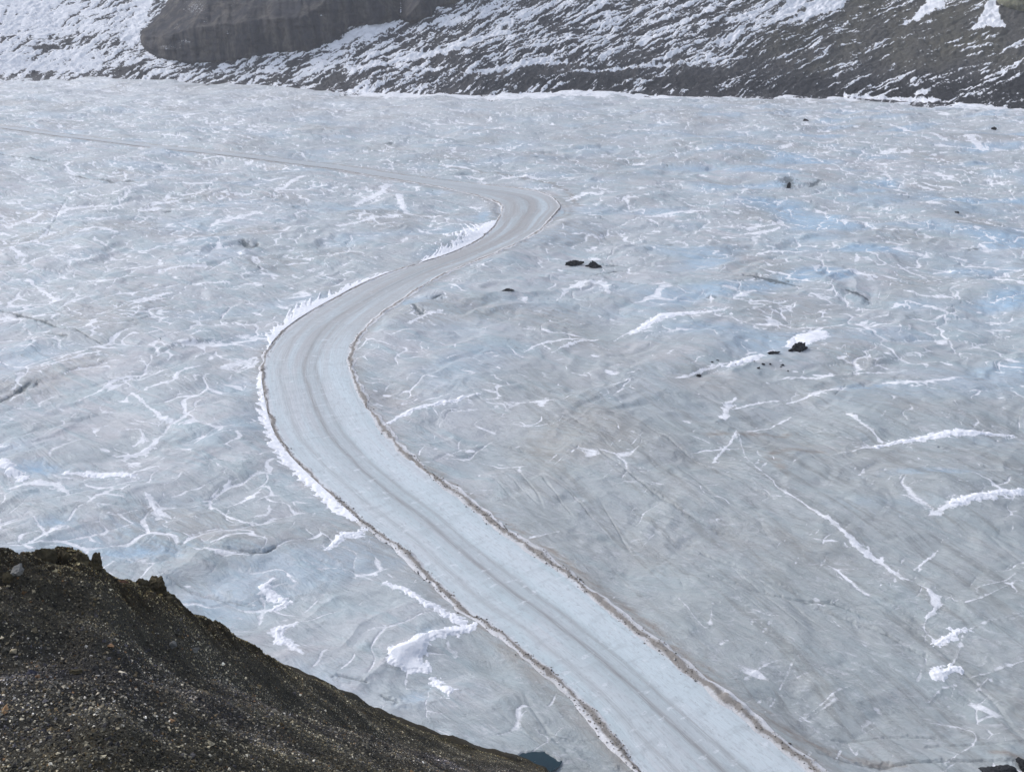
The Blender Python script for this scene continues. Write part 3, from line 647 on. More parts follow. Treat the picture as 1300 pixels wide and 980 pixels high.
def poly_shape(pts, widths, nzs=.5, seed=200):
    P = np.array(pts, float); W = at(P[:, 0], P[:, 1])
    wm = np.array([w * (mscale(py)[1] ** .7 * mscale(py)[0] ** .3) * .5 for w, py in zip(widths, P[:, 1])])
    Wr = spline(np.c_[W, wm], 8)
    def f(x, y):
        best = np.full(x.shape, -9.)
        wx = x + .5 * perlin(x / 2.5, y / 2.5, seed) ; wy = y + .5 * perlin(x / 2.5, y / 2.5, seed + 1)
        for i in range(len(Wr) - 1):
            a, b = Wr[i, :2], Wr[i + 1, :2]; d = b - a; L2 = max(d @ d, 1e-9)
            t = np.clip(((wx - a[0]) * d[0] + (wy - a[1]) * d[1]) / L2, 0, 1)
            q = np.hypot(wx - a[0] - t * d[0], wy - a[1] - t * d[1]); w = Wr[i, 2] * (1 - t) + Wr[i + 1, 2] * t
            best = np.maximum(best, (w - q) / 1.1)
        return best + nzs * (1.2 * perlin(x / 2.6, y / 2.6, seed + 5) + perlin(x / 1.1, y / 1.1, seed + 3) + .7 * perlin(x / .45, y / .45, seed + 4))
    return f
DR = [
 ('large white snow drift filling the hollow beside the left edge of the lower road', 545, 838, 80, 75, [(598,797),(575,806),(552,812),(520,832),(512,842),(540,850)], [10,14,14,26,30,14]),
 ('small white snow drift below the large one, above the gravel hill edge', 560, 882, 35, 30, [(548,862),(558,873),(572,884),(565,892)], [8,12,10,5]),
 ('long thin white snow drift running diagonally down to the lower road edge', 540, 772, 80, 45, [(488,744),(515,756),(545,772),(588,794)], [3,5,8,12]),
 ('long white snow streak at the right edge of the frame, halfway down the ice', 1200, 558, 120, 26, [(1112,566),(1170,558),(1225,552),(1286,549)], [3,7,8,1]),
 ('broad white snow wedge at the right edge, below the long streak', 1255, 645, 70, 28, [(1210,656),(1250,643),(1300,632)], [8,10,4]),
 ('rounded white snow patch just behind the black boulder on the right ice', 1025, 432, 40, 22, [(1003,440),(1022,432),(1040,425)], [6,14,12]),
 ('small white snow patch left of the black boulder on the right ice', 945, 458, 40, 20, [(922,466),(945,457),(966,449)], [3,7,5]),
 ('pointed white snow patch on the ice in the middle between road and rocks', 842, 405, 60, 24, [(803,424),(835,406),(880,398)], [3,7,6]),
 ('zigzag white snow patch above the gravel hill, nearest the hill crest', 365, 815, 40, 32, [(378,796),(357,808),(354,816),(384,838)], [4,9,9,2]),
 ('crooked white snow patch halfway between the gravel hill and the road', 350, 757, 32, 32, [(345,738),(338,752),(362,764),(346,776)], [4,8,8,5]),
 ('white snow wedge touching the left bank at the middle of the lower road', 440, 686, 45, 30, [(472,667),(455,677),(435,683),(413,703)], [3,9,10,3]),
 ('broad white snow band at the left frame edge above the gravel hill', 20, 603, 60, 28, [(-30,590),(0,596),(30,611)], [8,11,7]),
 ('white lens of snow in the left ice above the gravel hill', 130, 604, 60, 20, [(85,602),(125,602),(155,606),(175,613)], [3,9,10,2]),
 ('small bright snow patch lowest on the chain of patches in the right ice', 1200, 848, 30, 22, [(1186,853),(1200,848),(1215,843)], [9,13,6]),
 ('small bright snow patch second lowest on the chain of patches in the right ice', 1210, 806, 36, 20, [(1190,813),(1212,805),(1232,798)], [8,5,2]),
 ('thin white snow strip on the open ice just right of the road bend', 550, 519, 75, 30, [(493,536),(530,519),(570,513),(608,505)], [2,6,5,1]),
]
for i, (lb, cx, cy, rx, ry, pts, wd) in enumerate(DR):
    local_drift('snow_drift', lb, cx, cy, rx, ry, poly_shape(pts, wd, .55, 200 + 7 * i), .32)

# ragged drift thrown outside the left bank
def side_drift(label, p0, p1, width, fing):
    a = int(np.argmin(np.hypot(*(Le - at(*p0)).T))); b = int(np.argmin(np.hypot(*(Le - at(*p1)).T)))
    a, b = min(a, b), max(a, b); s = np.arange(a, b, .25); u = np.linspace(0, 1, 70)
    n = offset_frame(Le, Re)
    Ei = np.c_[np.interp(s, idx, Le[:, 0]), np.interp(s, idx, Le[:, 1])]; ni = np.c_[np.interp(s, idx, n[:, 0]), np.interp(s, idx, n[:, 1])]
    k = np.minimum(s - a, b - s)[:, None]; W = width((s - a) / (b - a))[:, None]
    off = .5 + u[None] * W * 2.2
    X = Ei[:, None, 0] + ni[:, None, 0] * off; Y = Ei[:, None, 1] + ni[:, None, 1] * off
    S2 = np.broadcast_to(s[:, None], X.shape)
    tx = np.interp(s, idx[:-1], np.diff(Le[:, 0])); ty = np.interp(s, idx[:-1], np.diff(Le[:, 1])); tn = np.hypot(tx, ty) + 1e-6; tx /= tn; ty /= tn
    dvx, dvy = .25, .97
    sh = np.clip((dvx * tx + dvy * ty) / np.maximum(dvx * ni[:, 0] + dvy * ni[:, 1], .3), -2, 2)[:, None]
    sk = S2 - off * sh * min(1., fing * 1.2) + .8 * perlin(S2 / 6, off / 5, 36)
    rdg = (1 - np.abs(perlin(sk / 6.5, off * .10, 31)) * 2.).clip(0, 1) ** 1.3; rdg2 = (1 - np.abs(perlin(sk / 2.6, off * .25, 32)) * 2.).clip(0, 1)
    lim = W * (1 - .62 * fing + fing * (1.0 * rdg * (.6 + .8 * perlin(S2 / 9, off / 9, 39)) + .30 * rdg2) + .35 * perlin(S2 / 14, S2 * 0, 33) + .22 * perlin(X / 1.6, Y / 1.6, 37) + .15 * perlin(X / .7, Y / .7, 40)) * sstep(0, 14, k)
    m = (lim - off) / 1.2
    holes = sstep(.22, .42, perlin(sk / 1.5, off / 5, 35)) * sstep(.2, .6, off / W) * fing
    m = m - holes * 2.2
    Z = ground_z(X, Y) + .28 * np.clip(m, -.5, 1) * (1 + .3 * perlin(X / 1.2, Y / 1.2, 34))
    Fc = grid_faces(*Z.shape); kf = (m > -.35).ravel()[Fc].any(1); Fc = Fc[kf]
    used = np.unique(Fc); mp = np.full(Z.size, -1); mp[used] = np.arange(len(used))
    o = mesh_np('snow_drift', np.stack([X, Y, Z], -1).reshape(-1, 3)[used], mp[Fc], M_snow)
    tag(o, label, 'snow drift', 'white snow drifts lying on the ice')
side_drift('broad white belt of snow outside the left bank of the road around the lower bend', (480, 676), (334, 455), lambda t: .6 + 3.0 * np.sin(np.pi * np.clip(t * .9 + .12, 0, 1)) ** 1., .42)
side_drift('ragged white belt of snow with comb-like fingers outside the left bank, upper bend', (336, 452), (520, 341), lambda t: 3.4 + 3.2 * np.sin(np.pi * t), .85)
side_drift('ragged white spur of snow inside the far hairpin of the road', (521, 340), (634, 278), lambda t: 3. + 7.5 * np.sin(np.pi * np.clip(t * .9, 0, 1)) ** 1.5, .95)

# ------------------------------------------------------------------ pools
def disc(name, bx, by, rx, ry, z, mat, seed):
    p = at(bx, by); mx, my = mscale(by); t = np.linspace(0, 2 * np.pi, 64, endpoint=False)
    rr = np.linspace(0.02, 1.32, 12)
    w = 1 + .05 * np.sin(3 * t + seed)
    X = p[0] + rr[:, None] * rx * mx * (np.cos(t) * w)[None]; Y = p[1] + rr[:, None] * ry * my * (np.sin(t) * w)[None]
    Vv = np.stack([X, Y, np.full_like(X, z)], -1).reshape(-1, 3); i = np.arange(12 * 64).reshape(12, 64); j = np.roll(i, -1, 1)
    Fc = np.stack([i[:-1], j[:-1], j[1:], i[1:]], -1).reshape(-1, 4)
    o = mesh_np(name, Vv, Fc, mat); tag(o, kind='structure'); return o
disc('meltwater_pool', *POOLS[0], -H + LEVELS[0] - .14, M_pool, 1); disc('meltwater_pool', *POOLS[1], -H + LEVELS[1] - .14, M_pool2, 2)

# ------------------------------------------------------------------ mountain flank beyond the far shore
TS = math.tan(R(29))
NA = 1500; azm = np.r_[np.linspace(R(-70), R(-29), 60, endpoint=False), np.linspace(R(-29), R(29), NA), np.linspace(R(29), R(70), 61)[1:]]
q = np.r_[np.linspace(-26, -2, 20), np.linspace(-1.5, 175, 360), np.linspace(180, 620, 90)]
def slope_z(az, q):  # bare profile
    toe = sstep(0, 30, q)
    return -H - 2. + 2. * np.clip((q + 26) / 26, 0, 1) + np.clip(q, 0, None) * (TS * (.55 + .45 * toe))
AZm, Q = np.meshgrid(azm.astype(F32), q.astype(F32)); Rm = shore_r(AZm, sstep(12, 0, Q)) + Q
PX = az2px(AZm)
Xm = Rm * np.sin(AZm); Ym = Rm * np.cos(AZm); Zb = slope_z(AZm, Q)
U = AZm * 860; Vv_ = (Zb + H) * 1.15
# apparent photo row of the bare slope
def rowpx(az, r, z):
    y = r * np.cos(az); f = y * CT - z * ST; up = y * ST + z * CT
    return 490 - FPX * up / f
PY = rowpx(AZm, Rm, Zb)
tiltf = np.interp(PX, [-300, 150, 420, 700, 1000, 1300, 1600], [48, 44, 30, 27, 30, 24, 24]).astype(F32)
def streak(u, v, ang, la, lb, seed):
    c, s = math.cos(R(ang)), math.sin(R(ang)); wu = u + 5 * perlin(u / 30, v / 30, seed + 5); wv = v + 3.5 * perlin(u / 30, v / 30, seed + 6)
    a = wu * c + wv * s; b = -wu * s + wv * c
    return perlin(a / la, b / lb, seed) + .6 * perlin(a / la * 2.3, b / lb * 2.1, seed + 1) + .35 * perlin(a / la * 5, b / lb * 4.3, seed + 2)
sA = streak(U, Vv_, 47, 34, 3.4, 300); sB = streak(U, Vv_, 27, 34, 2.6, 310); sC = streak(U, Vv_, 31, 9, 1.5, 320)
sL = streak(U, Vv_, 24, 60, 9, 325)
kA = sstep(38, 47, tiltf); st_ = sA * kA + sB * (1 - kA)
st_ = st_ * .62 + sC * .62 + sL * .45 + .30 * perlin(U / 1.3, Vv_ / 1.1, 326)
# snow cover by region (photo col, row -> cover)
ctrl = np.array([(-400,0,.9),(-400,80,.85),(0,5,.92),(60,30,.9),(130,25,.78),(150,8,.7),(170,60,.55),(60,62,.72),(110,75,.95),(20,80,.95),(60,90,.35),(160,92,.35),(250,95,.45),(190,75,.7),(300,85,.62),(380,80,.66),(300,102,.45),
 (450,70,.62),(470,50,.85),(530,60,.62),(560,40,.66),(600,20,.7),(500,95,.5),(620,100,.30),(650,60,.52),(660,10,.66),(700,30,.55),(620,80,.5),(760,60,.5),(800,25,.6),(850,75,.40),(900,40,.62),(960,25,.66),(930,70,.25),
 (750,105,.14),(900,100,.06),(1000,60,.28),(1000,90,.12),(1100,50,.15),(1090,85,.22),(1180,60,.08),(1250,60,.12),(1150,90,.14),(1200,105,.22),(1130,110,.18),(1250,120,.2),(1300,90,.15),(1300,130,.22),(1020,15,.3),(1110,20,.06),(1290,40,.06),(1600,60,.2),(1600,0,.2),
 (700,-60,.6),(200,-60,.85),(1100,-60,.3),(1010,112,.08),(680,115,.2)], float)
num = np.zeros_like(U); den = np.zeros_like(U)
for cx, cy, v in ctrl:
    w = 1 / (((PX - cx) / 40) ** 2 + ((PY - cy) / 16) ** 2 + .15) ** 1.6
    num += w * v; den += w
cover = np.clip(num / den * (1.06 - .28 * sstep(190, 420, PX)), 0, .99)
sd = st_ / max(float(st_[:, 100:-100].std()), 1e-3)
# cover -> threshold of a unit normal
thr = np.interp(cover, [0, .05, .15, .3, .5, .7, .85, .95, 1], [3., 1.65, 1.04, .52, 0, -.52, -1.04, -1.65, -3])
ms = np.clip(.47 + (sd - thr) * .50, 0, 1)
# named snow fields on the flank (photo outlines)
def inpoly(px, py, poly):
    poly = np.array(poly, float); ins = np.zeros(px.shape, bool); dmin = np.full(px.shape, 1e9)
    for i in range(len(poly)):
        x1, y1 = poly[i]; x2, y2 = poly[(i + 1) % len(poly)]
        if y1 != y2:
            c = ((y1 > py) != (y2 > py)) & (px < (x2 - x1) * (py - y1) / (y2 - y1) + x1); ins ^= c
        L2 = (x2 - x1) ** 2 + (y2 - y1) ** 2
        t = np.clip(((px - x1) * (x2 - x1) + (py - y1) * (y2 - y1)) / L2, 0, 1)
        dmin = np.minimum(dmin, np.hypot(px - x1 - t * (x2 - x1), py - y1 - t * (y2 - y1)))
    return np.where(ins, dmin, -dmin)
jit = 2.2 * perlin(U / 4, Vv_ / 4, 340) + 1.3 * perlin(U / 1.7, Vv_ / 1.7, 341)
for poly in ([(1238,2),(1246,4),(1262,32),(1262,37),(1240,38),(1218,41),(1228,28)], [(1172,-20),(1183,-20),(1184,10),(1160,24),(1128,33),(1150,20)], [(1030,-15),(1068,-15),(1060,10),(1025,20),(985,32),(1010,14)],
             [(1000,-15),(1020,-15),(1000,18),(965,35),(975,15)], [(905,52),(940,34),(935,47),(910,56)], [(650,84),(700,69),(700,78),(640,90)], [(210,0),(222,-30),(212,-30),(160,48),(175,60),(185,45)],
             [(420,58),(450,38),(508,24),(505,35),(460,48),(420,66)], [(440,86),(500,74),(560,62),(640,35),(645,40),(570,68),(505,80),(445,90)], [(520,88),(570,84),(560,90),(525,91)], [(585,90),(650,80),(720,76),(720,80),(650,87),(590,93)],
             [(725,92),(790,84),(850,80),(850,84),(790,88),(728,95)], [(840,84),(880,82),(885,76),(870,80)], [(1080,125),(1065,121),(1180,123),(1215,131),(1150,130)], [(1160,117),(1180,112),(1182,116),(1165,121)], [(120,93),(0,84),(0,72),(60,78),(110,86)]):
    d = inpoly(PX, PY, poly) + jit
    ms = np.maximum(ms, np.clip(.5 + d * .35, 0, 1)); ms = np.where(False, ms, ms)
for poly in ([(130,55),(175,52),(220,62),(190,68),(140,62)],):   # rock rib showing in the snow on the left flank
    d = (inpoly(PX / 2, PY, [(20,61),(28,58),(44,57),(42,63),(28,64)]) + jit * .5); ms = np.minimum(ms, 1 - np.clip(.5 + d * .4, 0, 1) * .8)
ms = np.where(Q < -1, ms * .0 + .35 + .3 * (sd > .2), ms)
olive = np.clip(sstep(840, 1080, PX) * sstep(112, 70, PY) * (.55 + .6 * perlin(U / 30, Vv_ / 18, 330)), 0, .9)
edge = 100 + 12 * perlin(U / 25, U * 0, 331)
blk = sstep(980, 1130, PX + (PY - 110) * 4) * sstep(82, 108, PY + 5 * perlin(U / 18, Vv_ / 8, 332))
blk = np.maximum(blk, .55 * sstep(560, 700, PX) * sstep(90, 102, PY))
dz = (2.2 * fbm(U / 34, Vv_ / 20, 4, 350) + .8 * sd * .6 + .7 * fbm(U / 5, Vv_ / 4, 3, 360)) * sstep(-3, 14, Q) + .8 * np.clip(fbm(U / 6, Q / 5, 3, 370), -.3, 1) * sstep(-16, 4, Q)
big = np.interp(PX, [-300, 0, 250, 420, 640, 1000, 1200, 1500], [6, 8, -2, 0, 3, -3, 2, 4]) * sstep(60, 200, Q)
Zm = Zb + dz + big + 24 * fbm(U / 150, Q / 200, 3, 380) * sstep(140, 500, Q)
ms = ms * (1 - .3 * sstep(-.2, .6, perlin(U / 3, Vv_ / 2, 371)) * (PY > 96))
mo = mesh_np('mountain_slope', np.stack([Xm, Ym, Zm], -1).reshape(-1, 3), grid_faces(*Zm.shape)[:, ::-1], M_mtn,
             {'mask': np.stack([ms, olive, blk, np.ones_like(ms)], -1).reshape(-1, 4)})
tag(mo, kind='structure')

# cliffs standing in the flank: steep wall whose foot is where it meets the scree
def slope_range(px, py):
    """distance of the bare slope seen at a photo position, found by search along the profile"""
    az = np.arctan((px - 650) / (FPX * (CT + ST * (490 - py) / FPX)))
    r0 = shore_r(az.astype(F32), 0.); lo = np.zeros_like(px); hi = np.full_like(px, 600.)
    for _ in range(28):
        mid = (lo + hi) / 2; yy = rowpx(az, r0 + mid, slope_z(az, mid) + 0 * mid); up = yy > py
        lo = np.where(up, mid, lo); hi = np.where(up, hi, mid)
    return az, r0 + (lo + hi) / 2, lo
def cliff(label, poly, x0, x1, y0, y1, mat, snowspots, relief=1.):
    px, py = np.meshgrid(np.arange(x0, x1, .8), np.arange(y1, y0, -.7))
    az, r, qq = slope_range(px, py)
    sdm = inpoly(px, py, poly) + 1.2 * perlin(px / 9, py / 9, 400)
    gx = np.where(sdm > 0, np.minimum(sdm, 46) * 1.05 + 1.5 * np.clip(sdm / 3, 0, 1), sdm * 1.5)
    rel = relief * 1.8 * (2.4 * perlin(px / 26, py / 90, 401) + 1.2 * perlin(px / 9, py / 40, 402) + .6 * perlin(px / 4, py / 9, 403) + .8 * perlin(px / 60, py / 6, 404)) * np.clip(sdm / 8, 0, 1)
    r2 = r - gx - rel
    # elevation of that sight line at the new distance
    t = np.tan(np.arctan2(ST - (490 - py) / FPX * CT, np.hypot((px - 650) / FPX, CT + (490 - py) / FPX * ST)))
    Z = -r2 * t + (sdm > 0) * 0
    sn = np.zeros_like(px)
    for sx, sy, a, b, k in snowspots:
        sn = np.maximum(sn, k * np.exp(-((px - sx) / a) ** 2 - ((py - sy - .0 * px) / b) ** 2))
    sn = np.maximum(sn, .15 * perlin(px / 20, py / 8, 405) - .1)
    Fc = grid_faces(*px.shape); kf = (sdm > -5).ravel()[Fc].all(1); Fc = Fc[kf]
    used = np.unique(Fc); mp = np.full(px.size, -1); mp[used] = np.arange(len(used))
    o = mesh_np('rock_cliff', np.stack([r2 * np.sin(az), r2 * np.cos(az), Z], -1).reshape(-1, 3)[used], mp[Fc][:, ::-1], mat, {'snow': sn.ravel()[used]})
    return tag(o, label, 'cliff')
cliff('tall dark grey rock cliff rising above the snowy scree, left of centre', [(240,-70),(222,-20),(212,0),(200,18),(180,38),(177,48),(184,62),(200,74),(245,82),(300,76),(345,70),(395,66),(420,56),(443,36),(480,32),(508,24),(509,-70)], 165, 520, -66, 92, M_cliff,
      [(248,10,20,14,.62),(258,28,10,8,.5),(215,60,20,5,.66),(235,53,14,4,.66),(290,42,5,4,.7),(275,30,10,4,.5),(408,20,3,2,.9),(300,5,14,6,.45),(225,35,8,8,.5),(205,10,8,8,.4)])
cliff('dark buttress of rock at the top edge, right end of the tall cliff', [(512,-70),(510,0),(509,26),(522,30),(548,22),(556,10),(590,0),(640,-30),(650,-70)], 500, 655, -66, 40, M_cliff, [], .7)
cliff('pale olive rock wall in the upper right corner above the scree', [(1250,-70),(1256,0),(1272,10),(1300,15),(1400,22),(1460,-70)], 1240, 1470, -66, 32, M_cliff2, [], .7)

# ------------------------------------------------------------------ boulders
def ico(sub):
    t = (1 + 5 ** .5) / 2
    v = [(-1,t,0),(1,t,0),(-1,-t,0),(1,-t,0),(0,-1,t),(0,1,t),(0,-1,-t),(0,1,-t),(t,0,-1),(t,0,1),(-t,0,-1),(-t,0,1)]
    f = [(0,11,5),(0,5,1),(0,1,7),(0,7,10),(0,10,11),(1,5,9),(5,11,4),(11,10,2),(10,7,6),(7,1,8),(3,9,4),(3,4,2),(3,2,6),(3,6,8),(3,8,9),(4,9,5),(2,4,11),(6,2,10),(8,6,7),(9,8,1)]
    v = [np.array(a, float) / np.linalg.norm(a) for a in v]
    for _ in range(sub):
        mid = {}; nf = []
        def m(a, b):
            k = (min(a, b), max(a, b))
            if k not in mid: p = v[a] + v[b]; v.append(p / np.linalg.norm(p)); mid[k] = len(v) - 1
            return mid[k]
        for a, b, c in f:
            x, y, z = m(a, b), m(b, c), m(c, a); nf += [(a, x, z), (b, y, x), (c, z, y), (x, y, z)]
        f = nf
    return np.array(v), np.array(f)
def rock_verts(seed, sub, size, planes=11, rough=.10):
    rg = np.random.default_rng(seed); v, f = ico(sub); r = np.full(len(v), 1.25)
    for _ in range(planes):     # cut the ball with random planes: angular, faceted block
        n = rg.normal(size=3); n /= np.linalg.norm(n); d = rg.uniform(.55, .95); c = v @ n
        r = np.where(c > .01, np.minimum(r, d / np.maximum(c, .01)), r)
    p = v * r[:, None]
    k = rough * (perlin(p[:, 0] * 2.5 + seed, p[:, 1] * 2.5 + p[:, 2] * 1.7, seed) + .5 * perlin(p[:, 0] * 6 + p[:, 2] * 4, p[:, 1] * 6 - seed, seed + 1))
    return p * (1 + k)[:, None] * np.array(size), f
def boulder(label, loc, size, mat, seed, rot=0, cat='boulder', sub=4, group=None, rough=.1, name='boulder', lean=0):
    v, f = rock_verts(seed, sub, size, rough=rough)
    if lean: c, s = math.cos(lean), math.sin(lean); v = v @ np.array([[c, 0, s], [0, 1, 0], [-s, 0, c]])
    c, s = math.cos(rot), math.sin(rot); v = v @ np.array([[c, s, 0], [-s, c, 0], [0, 0, 1]])
    o = mesh_np(name, v, f, mat, smooth=False); o.location = loc
    return tag(o, label, cat, group)
def on_ice(label, px, py, wpx, hpx, mat, seed, depth=1., rot=0, lean=0, group='black boulders scattered on the ice', rough=.42):
    p = at(px, py + hpx * .5); mx, _ = mscale(py); z = float(ground_z(p[:1], p[1:])[0])
    sx = wpx * mx / 2 * .9; sz = hpx * mx / 2 * .82
    boulder(label, (p[0], p[1], z + sz * .35), (sx, sx * depth, sz), mat, seed, rot, group=group, lean=lean, rough=rough)
on_ice('long low black boulder, left one of the close pair right of the road', 728, 330, 22, 11, M_black, 501, .5, .1, .18)
on_ice('chunky black boulder, right one of the close pair right of the road', 755, 333, 15, 13, M_black, 502, .6, .2)
on_ice('tiny black rock between the two close black boulders', 747, 336, 8, 4, M_black, 503, .6, 0)
on_ice('flat sliver of black rock on the ice nearest the road', 645, 373, 15, 4, M_black, 504, .5, 0)
on_ice('largest black and grey boulder in front of the rounded snow patch', 1014, 437, 17, 15, M_black, 505, .8, .3)
on_ice('small round black rock at the foot of the largest boulder', 1004, 443, 7, 6, M_black, 506, .8, 0)
on_ice('low dark rock left of the largest boulder', 981, 445, 13, 6, M_black, 507, .6, 0, .1)
on_ice('small dark rock furthest left of the largest boulder, by snow', 888, 471, 6, 5, M_black, 508, .8, 0)
on_ice('distant black rock on the far ice below the mountain', 1023, 150, 7, 5, M_black, 509, .8, 0)
on_ice('distant black rock on the far ice near the right edge', 1262, 161, 6, 5, M_black, 510, .8, 0)
on_ice('tiny dark rock in the blue ice at the right', 1214, 273, 6, 4, M_black, 511, .8, 0)
on_ice('narrow upright dark rock on the upper right ice', 1001, 236, 5, 10, M_black, 512, .6, 0)
on_ice('broad black rock slab at the bottom right corner of the ice', 1276, 972, 70, 22, M_black, 520, .6, 0, rough=.16)
on_ice('small black rock left of the slab at the bottom right corner', 1250, 974, 12, 14, M_black, 521, .8, .4)
on_ice('dark rock cut by the right frame edge behind the corner slab', 1305, 962, 40, 14, M_black, 522, .7, .4, rough=.16)

rr_ = random.Random(5)
for lb, cx, cy, k in (('tiny chip of dark rock strewn along the snow left of the largest boulder', 950, 462, 11),):
    for i in range(k):
        on_ice(lb, cx + rr_.uniform(-22, 22) * (1 if cx < 800 else 2.4), cy + rr_.uniform(-3, 5) - (0 if cx < 800 else .0), rr_.uniform(2, 4.5), rr_.uniform(1.5, 3), M_black, 540 + i, .8, rr_.uniform(0, 3), group=lb.replace('tiny chip', 'chips'))
# ------------------------------------------------------------------ foreground gravel hill
SIL = np.array([(-700,760,40),(-350,715,42),(-120,700,44),(0,700,45),(30,702,45.5),(60,707,46),(100,704,46.5),(128,716,47),(155,736,48.5),(175,748,50),(205,756,52),(235,775,54),(290,807,58),(350,838,62),(410,868,67),(460,893,74),(500,913,81),(560,938,91),(620,957,101),(660,966,107),(692,978,110),(712,1000,108),(760,1040,104),(900,1090,100),(1300,1170,95),(1900,1300,90)], float)
_d = np.stack(pdir(SIL[:, 0], SIL[:, 1]), -1); _haz = np.arctan2(_d[:, 0], _d[:, 1]); _ht = -_d[:, 2] / np.hypot(_d[:, 0], _d[:, 1])
def hill_z(az, r):
    az = np.asarray(az, F32); r = np.asarray(r, F32)
    Rc = np.interp(az, _haz, SIL[:, 2]).astype(F32); tc = np.interp(az, _haz, _ht).astype(F32)
    zc = -Rc * tc; r1 = Rc * .5; t1 = np.maximum(tc + .03, np.interp(az, [R(-40), R(-25), 0, 1], [.80, .80, .90, .95])); z1 = -r1 * t1
    u = np.clip((r - r1) / (Rc - r1), 0, 1)
    zi = z1 + (zc - z1) * u
    left = sstep(R(2), R(-14), az)
    x = r * np.sin(az); y = r * np.cos(az)
    # a bench with a darker step below the crest
    zi = zi - left * 2.0 * np.sin(np.pi * u) ** 2 * (.5 + .5 * np.cos((u - .62) * 9)) * .8
    zi = zi + left * .55 * np.exp(-((u - .50 - .25 * (az / R(-22) - .6)) / .07) ** 2)
    z0 = -1.7 + (z1 + 1.7) * np.clip(r / r1, 0, 1)
    o = r - Rc
    zo = zc - .62 * o - .02 * o * o / (1 + .03 * o)
    z = np.where(r < r1, z0, np.where(r < Rc, zi, zo))
    z = z - .25 * np.exp(-np.abs(o) / 1.2)               # round the crest off
    amp = .35 + .65 * sstep(8, 25, r)
    rough = (.42 * fbm(x / 7, y / 7, 3, 600) + .13 * fbm(x / 1.6, y / 1.6, 3, 610)) * amp
    rocky = left * np.exp(-((r - Rc + 1.2) / 2.6) ** 2) * sstep(R(-12.5), R(-15), az)
    bl, _ = 0, 0
    e = voro(x / 1.1, y / 1.1, 620)
    rough = rough + rocky * (.85 * np.clip(e * 1.6, 0, .6) + .5 * perlin(x / 2.4, y / 2.4, 621)) + left * .25 * fbm(x / 3.5, y / 3.5, 2, 622)
    return z + rough, u, rocky
ha = np.r_[np.linspace(R(-85), R(-31), 60, endpoint=False), np.linspace(R(-31), R(5), 820), np.linspace(R(5), R(80), 80)[1:]]
uu = np.r_[np.linspace(0.0, .98, 40), np.linspace(1, 2, 480), np.linspace(2.005, 2.3, 60), np.linspace(2.33, 6, 50)]
HA, UU = np.meshgrid(ha, uu)
RC = np.interp(HA, _haz, SIL[:, 2]); HR = np.where(UU < 2, UU * .5 * RC, RC + (UU - 2) * 22)
HR = np.maximum(HR, .3)
HZ, hu, hrk = hill_z(HA, HR)
hx, hy = HR * np.sin(HA), HR * np.cos(HA)
brown = np.clip(sstep(.72, .95, hu) * (.6 + .8 * perlin(hx / 5, hy / 5, 640)) + hrk, 0, 1); bluez = np.clip((1 - np.abs(hu - .38) / .3) * (.7 + .9 * perlin(hx / 6, hy / 6, 641)), 0, 1); ol = np.clip(sstep(.25, .0, hu) * .8 + .4 * perlin(hx / 8, hy / 8, 642), 0, 1)
hill = mesh_np('gravel_hill', np.stack([hx, hy, HZ], -1).reshape(-1, 3), grid_faces(*HZ.shape)[:, ::-1], M_hill, {'zone': np.stack([brown, bluez, ol, np.ones_like(ol)], -1).reshape(-1, 4)})
tag(hill, kind='structure')

# loose gravel covering it: uncountable small stones, one body
rg = np.random.default_rng(33)
def scatter(n, amin, amax, u0, u1, smin, smax, power):
    az = rg.uniform(amin, amax, n * 3); u = rg.uniform(u0, u1, n * 3); rc = np.interp(az, _haz, SIL[:, 2]); r = np.where(u <= 1, rc * (.5 + .5 * u), rc + (u - 1) * 10)
    acc = rg.random(n * 3) < (r * rc) / (110. * 110) * 2.2 + .12
    az, u, r = az[acc][:n], u[acc][:n], r[acc][:n]
    s = smin * (1 - rg.random(len(az)) * (1 - (smin / smax) ** power)) ** (-1 / power)
    return az, u, r, s
PAL = np.array([(.085,.082,.072),(.045,.044,.040),(.13,.125,.108),(.025,.025,.025),(.21,.185,.135),(.068,.068,.082),(.11,.088,.055),(.40,.37,.30),(.20,.125,.07),(.60,.58,.54)])
PW = np.array([.20,.18,.14,.15,.10,.09,.09,.06,.014,.018]); PW /= PW.sum()
